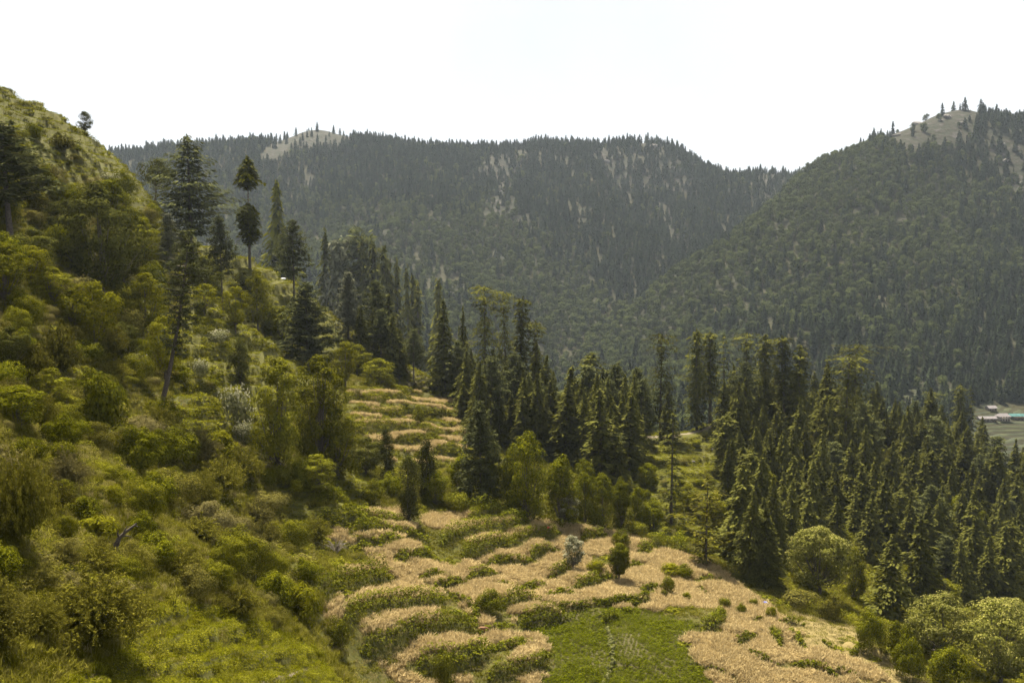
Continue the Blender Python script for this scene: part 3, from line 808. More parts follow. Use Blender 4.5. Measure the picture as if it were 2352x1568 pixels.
# ------------------------------------------------------------------ scattering of uncountable stuff (instances on points)
def proto_collection(name, meshes):
    c = bpy.data.collections.new(name)
    for i, me in enumerate(meshes):
        o = bpy.data.objects.new('%s_%02d' % (name, i), me); c.objects.link(o)
    return c
def scatter(name, P, rot, scl, idx, coll, **props):
    me = bpy.data.meshes.new(name)
    me.vertices.add(len(P)); me.vertices.foreach_set('co', np.asarray(P, np.float32).ravel())
    a = me.attributes.new('rot', 'FLOAT_VECTOR', 'POINT'); a.data.foreach_set('vector', np.asarray(rot, np.float32).ravel())
    a = me.attributes.new('scl', 'FLOAT_VECTOR', 'POINT'); a.data.foreach_set('vector', np.asarray(scl, np.float32).ravel())
    a = me.attributes.new('pick', 'INT', 'POINT'); a.data.foreach_set('value', np.asarray(idx, np.int32))
    o = obj(name, me, **props)
    ng = bpy.data.node_groups.new(name + '_nodes', 'GeometryNodeTree')
    ng.interface.new_socket('Geometry', in_out='INPUT', socket_type='NodeSocketGeometry')
    ng.interface.new_socket('Geometry', in_out='OUTPUT', socket_type='NodeSocketGeometry')
    n, l = ng.nodes, ng.links
    gi, go = n.new('NodeGroupInput'), n.new('NodeGroupOutput')
    ci = n.new('GeometryNodeCollectionInfo'); ci.inputs['Collection'].default_value = coll
    ci.inputs['Separate Children'].default_value = True; ci.inputs['Reset Children'].default_value = True
    ip = n.new('GeometryNodeInstanceOnPoints'); ip.inputs['Pick Instance'].default_value = True
    def named(t, nm):
        x = n.new('GeometryNodeInputNamedAttribute'); x.data_type = t; x.inputs['Name'].default_value = nm
        return [s for s in x.outputs if s.enabled and s.name == 'Attribute'][0]
    er = n.new('FunctionNodeEulerToRotation')
    l.new(named('FLOAT_VECTOR', 'rot'), er.inputs[0]); l.new(er.outputs[0], ip.inputs['Rotation'])
    l.new(named('FLOAT_VECTOR', 'scl'), ip.inputs['Scale']); l.new(named('INT', 'pick'), ip.inputs['Instance Index'])
    l.new(gi.outputs[0], ip.inputs['Points']); l.new(ci.outputs[0], ip.inputs['Instance'])
    l.new(ip.outputs[0], go.inputs[0])
    md = o.modifiers.new('scatter', 'NODES'); md.node_group = ng
    return o
def rand_pts(n, x0, x1, y0, y1, rng):
    return rng.uniform(x0, x1, n), rng.uniform(y0, y1, n)
def jitter_grid(x0, x1, y0, y1, step, rng, j=0.45):
    x = np.arange(x0, x1, step); y = np.arange(y0, y1, step)
    X, Y = np.meshgrid(x, y, indexing='ij')
    X = X + rng.uniform(-j, j, X.shape) * step; Y = Y + rng.uniform(-j, j, Y.shape) * step
    return X.ravel(), Y.ravel()
def visible_near(X, Y, Z, top=1.0, tol=1.5):
    """keep only points the camera side of the hill can show (ray to the camera not buried)"""
    ok = np.ones(X.shape, bool)
    for t in np.linspace(0.35, 0.985, 46):
        ok &= (Z + top) * t > height(X * t, Y * t) - tol * (1 - t) * 6 - 0.4
    return ok

# ------------------------------------------------------------------ far forests
def far_conifer(seed, h, w):
    return conifer(seed, h, [(0, w * 0.36), (0.12, w * 0.5), (0.5, w * 0.4), (0.85, w * 0.16), (1, 0.05)], dz=h * 0.075, nb=6, cl=h * 0.14, cw=h * 0.085,
                   droop=0.35, ragged=0.22, tr=h * 0.016, dens=1.0, mat='farcon')
def merged(tc, hscale=1.0):
    t, c = tc[0], tc[1]
    va = np.array([v.co[:] for v in t.vertices]); vb = np.array([v.co[:] for v in c.vertices])
    fa = np.array([p.vertices[:] for p in t.polygons]); fb = np.array([p.vertices[:] for p in c.polygons]) + len(va)
    tint = np.zeros(len(va) + len(vb)); a = np.zeros(len(vb), np.float32); c.attributes['tint'].data.foreach_get('value', a); tint[len(va):] = a
    return make_mesh('far_tree', np.vstack([va, vb]), np.vstack([fa, fb]), [t.materials[0], c.materials[0]], {'tint': tint}, midx=np.r_[np.zeros(len(fa)), np.ones(len(fb))])
far_c = [far_conifer(100 + i, 26, w) for i, w in enumerate((11.5, 10, 13, 9, 11))]
far_b = [broadleaf(120 + i, 17, w, base=0.1, shape='dome', nc=20, cr=0.22, per=34, ls=1.8, mat='farleaf') for i, w in enumerate((14, 12, 16, 13))]
far_col = proto_collection('far_tree_kinds', [merged(x) for x in far_c + far_b])
def forest_on(hf, other, x0, x1, y0, y1, step, bare, thin, rng, conifer_share, vmin_margin=-40):
    X, Y = jitter_grid(x0, x1, y0, y1, step, rng)
    Z = hf(X, Y); u, v = project(X, Y, Z)
    k = (u > -120) & (u < 2480) & (v < 1250) & (Z > other(X, Y) - 2)
    for p in bare:
        inside = inpoly(u, v, p)
        k &= ~inside | (rng.random(len(X)) < (0.55 if p in thin else (0.02 if p[0][0] == 2225 else (0.05 if p[0][0] in (2020, 590, 2140) else 0.34))))
    k &= rng.random(len(X)) < 0.80 + 0.5 * sstep(0.28, 0.5, fbm(X / 60, Y / 60, 3, 60))
    # face the camera: skip what lies well behind a crest
    zz = np.full(len(X), 1e9)
    ahead = np.zeros(len(X), bool)
    for t in (0.97, 0.94, 0.9, 0.86, 0.8):
        ahead |= (Z + 30) * t < hf(X * t, Y * t) - 4
    k &= ~ahead
    X, Y, Z, u, v = X[k], Y[k], Z[k], u[k], v[k]
    con = rng.random(len(X)) < conifer_share(X, Y, Z, u, v)
    return X, Y, Z, u, v, con
def put_forest(name, X, Y, Z, con, rng, label):
    n = len(X)
    pick = np.where(con, rng.integers(0, 5, n), 5 + rng.integers(0, 4, n))
    s = np.where(con, rng.uniform(0.45, 1.05, n), rng.uniform(0.55, 1.1, n))
    scl = np.stack([s * rng.uniform(0.85, 1.15, n), s * rng.uniform(0.85, 1.15, n), s * rng.uniform(0.85, 1.2, n)], -1)
    rot = np.stack([rng.normal(size=n) * 0.03, rng.normal(size=n) * 0.03, rng.random(n) * 6.283], -1)
    scatter(name, np.stack([X, Y, Z - 0.6], -1), rot, scl, pick, far_col, kind='stuff', label=label)
rngA = np.random.default_rng(301)
def shareA(X, Y, Z, u, v):
    base = 0.20 + 0.62 * sstep(540, 410, v) + 0.32 * sstep(1150, 1300, u) * sstep(700, 600, v)
    gully = inpoly(u, v, [(1180,400),(1700,400),(1770,470),(1510,700),(1440,690),(1300,570),(1190,500)])
    spur = inpoly(u, v, [(560,560),(900,470),(1110,510),(1300,600),(1450,705),(1520,860),(1000,820),(560,720)])
    base = np.where(gully, 0.93, np.where(spur, 0.12, base))
    return np.clip(base + 0.5 * (fbm(X / 140, Y / 140, 2, 71) - 0.5), 0.03, 0.98)
XA, YA, ZA, uA, vA, cA = forest_on(a_h, b_h, -1450, 1150, 1150, 2760, 11.2, A_BARE, A_THIN, rngA, shareA)
put_forest('forest_on_ridge', XA, YA, ZA, cA, rngA, 'hazy mixed forest covering the long mountain ridge')
rngB = np.random.default_rng(302)
def shareB(X, Y, Z, u, v):
    base = 0.06 + 0.78 * sstep(640, 820, v) * sstep(1500, 1900, u) + 0.6 * sstep(2150, 2300, u) + 0.4 * sstep(2000, 2150, u) * sstep(450, 380, v)
    return np.clip(base + 0.7 * (fbm(X / 110, Y / 110, 2, 72) - 0.5), 0.04, 0.97)
XB, YB, ZB, uB, vB, cB = forest_on(b_h, a_h, 20, 1250, 660, 2250, 10.5, B_BARE, [], rngB, shareB)
put_forest('forest_on_spur', XB, YB, ZB, cB, rngB, 'dense mixed forest covering the nearer right-hand mountain')

# trees that stand out singly against the sky along the two crests
def far_tree_thing(kind, X, Y, Z, s, label, group, rng):
    proto = far_c[rng.integers(0, 5)] if kind == 'c' else far_b[rng.integers(0, 4)]
    root = obj('skyline_conifer' if kind == 'c' else 'skyline_tree', None, loc=(X, Y, Z - 0.5), label=label, category='tree', group=group)
    root.rotation_euler = (0, 0, rng.random() * 6.28); k_ = s * rng.uniform(0.95, 1.35); root.scale = (k_, k_, s)
    obj('trunk', proto[0], root); obj('crown', proto[1], root)
    return root
rngS = np.random.default_rng(303)
ca = np.array(A_PTS, float); ca = ca[(ca[:, 0] >= 280) & (ca[:, 0] <= 1820)]; ca = ca[np.argsort(ca[:, 0])]
u_ = 290.0
while u_ < 1815:
    if not (608 < u_ < 790):
        d = np.interp(u_, ca[:, 0], ca[:, 2]) * S
        X = (u_ - CU) / F * d
        Yc = d + np.linspace(-60, 80, 15); Zc = a_h(np.full(15, X), Yc); e = Zc / Yc; j = int(e.argmax())
        far_tree_thing('c' if rngS.random() < 0.85 else 'b', X, Yc[j], float(Zc[j]), rngS.uniform(0.4, 0.85) * (0.7 if u_ > 1700 else 1),
                       'dark tree standing up along the skyline of the long ridge', 'skyline trees on the long ridge', rngS)
    u_ += rngS.uniform(6, 20) * (1.7 if u_ > 1720 else 1)
cb = np.array(B_PTS, float)
u_ = 1838.0
while u_ < 2370:
    if not (2030 < u_ < 2235):
        d = np.interp(u_, cb[:, 0], cb[:, 2]) * S
        X = (u_ - CU) / F * d
        Yc = d + np.linspace(-50, 60, 12); Zc = b_h(np.full(12, X), Yc); j = int((Zc / Yc).argmax())
        far_tree_thing('c' if rngS.random() < 0.6 else 'b', X, Yc[j], float(Zc[j]), rngS.uniform(0.35, 0.65),
                       'dark tree standing up along the skyline of the rocky-topped mountain', 'skyline trees on the rocky-topped mountain', rngS)
    u_ += rngS.uniform(14, 30)

# ------------------------------------------------------------------ near tree kinds
PR = {}
PR['young'] = [conifer(200 + i, 22, [(0, 3.6), (0.1, w), (0.45, w * 0.72), (0.8, w * 0.30), (1, 0.1)], dz=0.72, nb=8, cl=0.95, cw=0.42, droop=0.42, lift=0.16, dens=1.1) for i, w in enumerate((4.6, 4.0, 5.2, 4.4, 3.6, 4.9, 4.2))]
PR['column'] = [conifer(210 + i, 36, [(0, 1.5), (0.12, 3.2 * k), (0.4, 3.9 * k), (0.62, 3.2 * k), (0.78, 2.9 * k), (0.93, 2.1 * k), (1, 0.6)], dz=0.9, nb=8, cl=1.1, cw=0.48, droop=0.28, lift=0.12, ragged=0.38, tr=0.55, dens=1.1) for i, k in enumerate((1.0, 0.85, 1.1))]
PR['flat'] = [conifer(220 + i, 38, [(0, 0), (0.18, 0.2), (0.22, 4.0), (0.42, 4.4), (0.60, 3.6), (0.70, 3.2), (0.76, 0.9), (0.82, 3.2), (0.90, 5.2), (0.96, 5.6), (1, 3.2)], dz=1.25, nb=7, cl=1.3, cw=0.5, droop=0.20, lift=0.16, ragged=0.45, tr=0.6, dens=0.8) for i in range(3)]
PR['slim'] = [conifer(230 + i, 30, [(0, 1.2), (0.15, 2.0), (0.6, 1.7), (1, 0.2)], dz=0.9, nb=6, cl=1.1, cw=0.5, droop=0.4, ragged=0.4, tr=0.35) for i in range(2)]
PR['pole'] = [conifer(240, 36, [(0, 1.3), (0.3, 2.9), (0.6, 2.4), (0.8, 2.0), (0.97, 2.3), (1, 0.6)], dz=1.0, nb=7, cl=1.2, cw=0.55, droop=0.3, ragged=0.3, tr=0.6, z0=0.32)]
PR['spread'] = [conifer(250, 40, [(0, 0), (0.10, 0.5), (0.14, 8.5), (0.30, 10.5), (0.5, 8.6), (0.7, 6.0), (0.86, 3.6), (1, 0.3)], dz=1.25, nb=8, cl=1.5, cw=0.62, droop=0.05, lift=0.22, ragged=0.34, tr=0.8, mat='pine')]
PR['sparse'] = [conifer(255, 40, [(0, 0), (0.1, 1.6), (0.3, 3.2), (0.5, 2.8), (0.62, 1.4), (0.75, 2.4), (1, 0.3)], dz=2.1, nb=5, cl=1.3, cw=0.5, droop=0.22, ragged=0.4, tr=0.42),
                conifer(256, 30, [(0, 0), (0.12, 2.2), (0.4, 3.6), (0.7, 3.0), (1, 0.4)], dz=1.5, nb=5, cl=1.1, cw=0.4, droop=0.15, ragged=0.45, tr=0.35, mat='scrub')]
PR['tuft2'] = [conifer(260, 40, [(0, 0), (0.20, 0), (0.22, 1.0), (0.30, 3.6), (0.42, 4.2), (0.52, 3.3), (0.575, 1.2), (0.585, 0), (0.70, 0), (0.715, 1.6), (0.79, 4.6), (0.90, 2.8), (1, 0.4)], dz=0.7, nb=11, cl=1.25, cw=0.6, droop=0.5, lift=0.3, ragged=0.18, tr=0.55, mat='dome')]
PR['lop'] = [conifer(262, 34, [(0, 0), (0.12, 0.3), (0.2, 2.6), (0.45, 4.6), (0.65, 4.2), (0.78, 2.4), (0.88, 1.1), (1, 0.3)], dz=0.75, nb=12, cl=1.3, cw=0.6, droop=0.35, lift=0.3, ragged=0.3, tr=0.5, mat='dome')]
PR['pine'] = [pine(270 + i, 26, [(0, 2), (0.35, 5.0), (0.6, 5.4), (0.85, 3.2), (1, 0.8)], base=b, nbr=54, ls=1.0) for i, b in enumerate((0.34, 0.30, 0.40))]
PR['leanpine'] = [pine(275, 44, [(0, 2), (0.55, 4.4), (0.75, 5.6), (0.9, 3.8), (1, 1.0)], base=0.28, nbr=60, ls=1.1, lean=0.24, trad=0.06)]
PR['broadpine'] = [pine(277, 26, [(0, 5), (0.15, 7.5), (0.5, 6.4), (0.8, 3.6), (1, 0.6)], base=0.06, nbr=90, ls=1.0, tuft=30)]
PR['silver'] = [pine(279, 22, [(0, 3), (0.2, 4.4), (0.6, 3.2), (1, 0.4)], base=0.12, nbr=70, ls=0.85, mat='silver')]
PR['dome'] = [broadleaf(280 + i, 20, w, base=-0.05, shape='dome', nc=72, cr=0.16, per=130, ls=0.6, mat='dome', flat=1.0) for i, w in enumerate((13, 11, 14))]
PR['cypress'] = [broadleaf(285 + i, 18, 7, base=-0.06, shape='column', nc=40, cr=0.26, per=150, ls=0.5, mat='oak', flat=1.3) for i in range(2)]
PR['oak'] = [broadleaf(290 + i, 22, 18, base=0.10, shape='round', nc=80, cr=0.13, per=110, ls=0.7, mat='oak') for i in range(2)]
PR['lime'] = [broadleaf(295 + i, 17, 12, base=0.12, shape='round', nc=40, cr=0.17, per=110, ls=0.62, mat='lime') for i in range(3)]
PR['grove'] = [broadleaf(300 + i, 22, 14, base=0.02, shape='dome', nc=76, cr=0.14, per=110, ls=0.62, mat='bush') for i in range(3)]
PR['chestnut'] = [broadleaf(305 + i, 20, 19, base=0.12, shape='round', nc=85, cr=0.12, per=95, ls=0.7, mat='blossom', blossom=0.28) for i in range(3)]
PR['whitetree'] = [broadleaf(310 + i, 9, 6, base=0.10, shape='round', nc=44, cr=0.16, per=80, ls=0.40, mat='white', bark='palebark', blossom=0.6) for i in range(2)]
PR['lolly'] = [broadleaf(315, 8.5, 5.2, base=0.16, shape='round', nc=80, cr=0.17, per=110, ls=0.34, mat='dome', flat=1.0)]
PR['umbrella'] = [broadleaf(318, 16, 16, base=0.5, shape='flat', nc=40, cr=0.13, per=80, ls=0.6, mat='oak')]
PR['crest'] = [broadleaf(320, 9, 8.2, base=0.1, shape='round', nc=34, cr=0.16, per=80, ls=0.45, mat='oak')]
SH = {}
SH['bush'] = [(shrub(330 + i, 4.5, 6, 20, 130, 0.42, 'bush'), 4.5, 6) for i in range(4)]
SH['round'] = [(shrub(335 + i, 6, 7.5, 30, 140, 0.40, 'dome', cr=0.2), 6, 7.5) for i in range(3)]
SH['cone'] = [(shrub(340 + i, 11, 10, 50, 150, 0.5, 'dome', cr=0.17, shape='cone'), 11, 10) for i in range(2)]
SH['olive'] = [(shrub(345 + i, 3.2, 5.5, 16, 110, 0.36, 'scrub'), 3.2, 5.5) for i in range(4)]
SH['yellow'] = [(shrub(350 + i, 4.0, 4.2, 16, 110, 0.38, 'lime'), 4.0, 4.2) for i in range(2)]
SH['feather'] = [(feather(355 + i, 7, 9, 460, 70, 0.24), 7, 9) for i in range(3)]
SH['broom'] = [(feather(360 + i, 3.6, 5.5, 110, 30, 0.34, 'scrub'), 3.6, 5.5) for i in range(3)]
SH['bush_near'] = [(shrub(370 + i, 4.5, 6, 34, 260, 0.22, 'bush', cr=0.19), 4.5, 6) for i in range(3)]
SH['olive_near'] = [(shrub(374 + i, 3.4, 5.5, 26, 240, 0.19, 'scrub', cr=0.20), 3.4, 5.5) for i in range(3)]
SH['broom_near'] = [(feather(378 + i, 4.2, 5.5, 190, 52, 0.20, m_), 4.2, 5.5) for i, m_ in enumerate(('feather', 'scrub', 'feather'))]
SH['white'] = [(shrub(365 + i, 4.5, 5, 15, 70, 0.4, 'white', white=0.16), 4.5, 5) for i in range(2)]

CATNAME = {'young': 'deodar_tree', 'column': 'deodar_tree', 'flat': 'deodar_tree', 'slim': 'deodar_tree', 'pole': 'deodar_tree', 'spread': 'fir_tree', 'sparse': 'conifer_tree',
 'tuft2': 'lopped_tree', 'lop': 'lopped_tree', 'pine': 'pine_tree', 'leanpine': 'pine_tree', 'broadpine': 'pine_tree', 'silver': 'pine_tree', 'dome': 'dome_tree', 'cypress': 'column_tree',
 'oak': 'oak_tree', 'lime': 'broadleaf_tree', 'grove': 'broadleaf_tree', 'chestnut': 'flowering_tree', 'whitetree': 'pale_tree', 'lolly': 'round_tree', 'umbrella': 'broadleaf_tree', 'crest': 'crest_tree'}
rngT = np.random.default_rng(400)
placed = []
def spot(u, v, D):
    if D is not None:
        Y = D * S; X = (u - CU) / F * (Y * cp + 0.0)
        z = float(height(X, Y)); X = (u - CU) / F * (Y * cp - z * sp)
        return X, Y, float(height(X, Y))
    p, ok = hit([u], [v]); return tuple(p[0])
def tree(kind, u, vb, vt, wpx, label, D=None, group=None, rot=None, tilt=0.0, var=None):
    X, Y, Z = spot(u, vb, D)
    rx, rz = ray(u, vt); h = max(2.0, float(rz) * Y - Z)
    pl = PR[kind]; t, c, ph, pw = pl[(var if var is not None else int(rngT.integers(0, 99))) % len(pl)]
    w = wpx * Y / F
    sz = h / ph; sx = w / pw
    sx = float(np.clip(sx, sz * 0.55, sz * 1.9))
    r = obj(CATNAME[kind], None, loc=(X, Y, Z - 0.15), label=label, category='tree', group=group)
    r.rotation_euler = (rngT.normal() * 0.02, tilt + rngT.normal() * 0.02, rngT.random() * 6.283 if rot is None else rot)
    r.scale = (sx, sx, sz)
    obj('trunk', t, r); obj('crown', c, r)
    placed.append((X, Y, w / 2))
    return r
def bush(kind, u, vb, vt, wpx, label, D=None, group=None, name='shrub'):
    X, Y, Z = spot(u, vb, D)
    rx, rz = ray(u, vt); h = max(0.6, float(rz) * Y - Z)
    me, ph, pw = SH[kind][int(rngT.integers(0, 99)) % len(SH[kind])]
    w = wpx * Y / F
    o = obj(name, me, loc=(X, Y, Z - 0.1), label=label, category='shrub', group=group)
    o.rotation_euler = (0, 0, rngT.random() * 6.283); o.scale = (w / pw, w / pw, h / ph)
    placed.append((X, Y, w / 2))
    return o

ORD = 'first second third fourth fifth sixth seventh eighth ninth tenth eleventh twelfth thirteenth fourteenth fifteenth sixteenth'.split()
# --- single trees, read off the photograph
tree('pine', 25, 560, 285, 230, 'dark broad pine at the left edge of the picture, trunk showing below')
tree('oak', 235, 690, 425, 200, 'big dark evergreen tree on the upper left hillside', var=0)
tree('oak', 285, 650, 520, 110, 'smaller dark tree leaning out of the big evergreen', var=1)
tree('crest', 193, 305, 255, 46, 'single small tree on the skyline of the left hill')
tree('umbrella', 358, 470, 368, 92, 'flat-topped tree with bare dark branches behind the left hill crest', D=200)
tree('spread', 440, 575, 308, 170, 'tallest fir with spreading tiers on the left hill')
tree('tuft2', 574, 617, 357, 62, 'lopped tree with two separate tufts on a bare pole trunk', rot=0.4)
tree('lop', 632, 622, 415, 74, 'lopped tree with its trunk bare on one side and a drooping crown')
tree('pine', 676, 690, 508, 78, 'pine with two dark stems beside the lopped trees', var=1)
tree('silver', 388, 640, 490, 66, 'silvery grey young pine under the tallest fir')
tree('leanpine', 372, 925, 535, 100, 'pine with a long leaning bare trunk in the middle of the left slope', rot=0.0)
tree('pine', 512, 720, 500, 64, 'thin pine on a tall stem beside the leaning pine', var=2)
tree('young', 735, 690, 535, 92, 'ragged deodar at the shoulder of the left hill')
tree('silver', 785, 690, 560, 60, 'pale-tipped pine among the shoulder conifers')
tree('silver', 800, 780, 625, 66, 'greyish half-bare conifer on the wooded shoulder')
tree('broadpine', 708, 850, 652, 150, 'broad grey-green pine bushy to the ground above the paired trees')
for (u, vb, vt, w, k) in ((842,760,548,56,'pine'),(866,770,556,50,'column'),(886,790,566,44,'young'),(908,800,600,56,'young'),(940,820,622,60,'young'),
        (968,840,642,52,'slim'),(985,860,650,60,'young'),(1008,830,640,44,'slim'),(835,740,545,30,'slim'),(920,770,585,30,'slim'),(955,800,606,30,'slim')):
    tree(k, u, vb, vt, w * 1.25, ORD[sorted((842,866,886,908,940,968,985,1008,835,920,955)).index(u)] + ' conifer, counted from the lopped trees, in the row down the wooded shoulder', group='conifers on the wooded shoulder')
tree('young', 1022, 905, 688, 84, 'dense pointed deodar just above the mown terraces')
tree('young', 1064, 905, 700, 44, 'narrow deodar tip beside the dense pointed deodar', D=206)
tree('flat', 1115, 950, 652, 78, 'tall flat-topped deodar with a bare neck, first of the central group', D=200, var=0)
tree('flat', 1165, 950, 668, 58, 'dark flat-topped deodar second in the central group', D=203, var=1)
tree('pole', 1192, 960, 680, 46, 'ragged columnar deodar close behind the central flat-topped pair', D=206)
tree('flat', 1226, 980, 733, 70, 'lower flat-topped deodar at the valley side of the central group', D=204, var=2)
for (u, vb, vt, w, k, D) in ((1232,1000,778,70,'young',190),(1142,1000,868,64,'young',182),(1205,1010,850,74,'young',186),(1298,1075,880,98,'young',172),
        (1350,1020,808,76,'column',196),(1380,1010,888,30,'slim',198),(1410,1110,930,64,'young',165),(1450,1060,858,70,'young',180),(1085,960,800,60,'young',196),
        (1065,1000,880,60,'young',184),(1270,1010,850,60,'young',192),(1320,1010,870,56,'young',194),(1175,1030,900,60,'young',178),(1480,1030,900,40,'young',196),
        (1120,1010,880,50,'slim',190),(1250,1050,905,56,'young',178)):
    tree(k, u, vb, vt, w, ORD[sorted((1232,1142,1205,1298,1350,1380,1410,1450,1085,1065,1270,1320,1175,1480,1120,1250)).index(u)] + ' deodar from the left in the dark wood between terraces and saddle path', D=D, group='deodars by the saddle')
tree('flat', 1516, 1000, 764, 68, 'lone flat-topped deodar standing over the saddle path', D=206, var=1)
tree('young', 1536, 1010, 880, 50, 'short pointed deodar beside the saddle path', D=200)
tree('sparse', 1541, 1205, 940, 62, 'thin sparse conifer with tiers of short branches below the path', var=0)
tree('column', 1600, 990, 753, 46, 'tall narrow deodar first in the row above the path', D=213, var=0)
tree('pole', 1631, 990, 760, 46, 'tall narrow deodar second in the row above the path', D=217)
tree('sparse', 1662, 985, 765, 46, 'open-branched deodar third in the row above the path', D=220, var=0)
tree('flat', 1716, 980, 762, 62, 'broad-headed tall deodar in the middle of the row above the path', D=222, var=0)
tree('column', 1757, 990, 765, 52, 'dense dark deodar close behind the broad-headed one', D=228, var=2)
tree('pole', 1801, 1000, 770, 48, 'deodar with a long bare lower trunk in the row above the path', D=215)
tree('column', 1832, 1020, 790, 54, 'shaggy columnar deodar at the right of the row', D=213, var=1)
tree('flat', 1962, 1000, 788, 86, 'heavy-headed deodar rising highest over the right-hand wood', D=250, var=2)
tree('young', 1897, 1060, 830, 86, 'wide tiered deodar under the heavy-headed one', D=220)
tree('flat', 1936, 1090, 812, 90, 'big flat-crowned deodar in the front of the right-hand wood', D=212, var=1)
tree('flat', 2139, 1010, 898, 44, 'small flat-topped deodar poking out of the right-hand wood skyline', D=285, var=0)
tree('column', 2205, 1030, 880, 34, 'first of two slim deodars in front of the far village', D=290, var=0)
tree('sparse', 2231, 1040, 888, 32, 'second of two slim deodars in front of the far village', D=288, var=0)
tree('column', 1664, 1150, 948, 54, 'shaggy column of deodar at the edge of the saddle clearing', D=183, var=0)
tree('sparse', 1620, 1300, 1092, 86, 'sparse brownish conifer at the top of the wheat field', var=1)
tree('young', 1718, 1335, 1128, 92, 'left one of two tall deodars at the field edge')
tree('young', 1758, 1345, 1162, 84, 'right one of two tall deodars at the field edge')
tree('young', 2042, 1420, 1228, 110, 'large dark cone-shaped deodar behind the flowering trees')
tree('spread', 2232, 1160, 1010, 100, 'pale wide-tiered deodar in the lower right wood', D=245)
tree('broadpine', 1105, 1160, 925, 110, 'grey-green pine with a bent trunk at the top of the wheat')
tree('dome', 1207, 1195, 983, 116, 'largest dome-shaped tree in the dark row above the wheat', var=2)
tree('dome', 1292, 1205, 1040, 86, 'second dome-shaped tree, right of the largest one', var=1)
tree('dome', 1168, 1175, 1045, 70, 'slimmer dome-shaped tree, left of the largest one', var=0)
tree('dome', 1060, 1135, 1040, 66, 'small dome-shaped tree beside the grey-green pine')
tree('dome', 1125, 1160, 1050, 56, 'narrow bright-edged tree behind the grey-green pine')
tree('cypress', 891, 1100, 973, 42, 'smooth column-shaped tree standing on the mown terraces', var=0)
tree('cypress', 938, 1195, 1025, 56, 'dark half of the twin column trees above the wheat', var=1)
tree('cypress', 980, 1150, 998, 52, 'paler half of the twin column trees above the wheat', var=0)
for (u, vb, vt, w) in ((1345,1205,1080,58),(1385,1215,1082,64),(1425,1215,1092,60),(1460,1215,1115,46),(1500,1232,1140,56)):
    tree('dome', u, vb, vt, w, ORD[(1345,1385,1425,1460,1500).index(u)] + ' yellow-green round tree from the left in the row at the field top', group='round trees at the field top')
tree('whitetree', 1306, 1205, 1130, 58, 'pale silvery tree against the dark dome-shaped trees')
tree('whitetree', 1316, 1312, 1225, 52, 'white-leaved little tree in the middle of the wheat')
tree('lolly', 1421, 1335, 1243, 54, 'round dark lollipop-shaped tree standing in the wheat')
tree('lime', 218, 812, 638, 130, 'bright yellow-green tree on the left slope', var=0)
tree('lime', 335, 770, 625, 110, 'duller yellow-green tree behind the leaning pine', var=1)
tree('lime', 540, 760, 655, 66, 'left yellow-green tree of the pair on the grassy terraces', var=2)
tree('lime', 592, 765, 618, 74, 'taller yellow-green tree of the pair on the grassy terraces', var=1)
tree('lime', 792, 890, 778, 72, 'pale lime-coloured tree below the wooded shoulder', var=0)
tree('grove', 636, 1075, 812, 130, 'left tree of the big leafy clump in mid slope', var=0)
tree('grove', 735, 1070, 808, 140, 'right tree of the big leafy clump in mid slope', var=1)
tree('grove', 775, 1095, 925, 140, 'spreading lower tree of the leafy clump by the terraces', var=2)
tree('lime', 380, 880, 720, 90, 'open bushy tree beside the leaning trunk', var=2)
tree('cypress', 550, 880, 772, 52, 'small dark pointed tree on the grassy terraces', var=0)
tree('chestnut', 1880, 1365, 1208, 165, 'large blossoming tree at the wood edge above the stubble', var=0)
tree('chestnut', 2155, 1520, 1362, 170, 'blossoming round tree in the bottom right corner group', var=1)
tree('chestnut', 2295, 1575, 1378, 200, 'biggest blossoming tree at the bottom right edge', var=2)
tree('chestnut', 2330, 1480, 1375, 130, 'farther blossoming tree at the right edge', var=1)
tree('grove', 1960, 1375, 1250, 60, 'brownish leafy tree squeezed beside the large blossoming tree')
tree('grove', 2165, 1400, 1325, 110, 'olive round-headed tree at the foot of the right-hand wood')

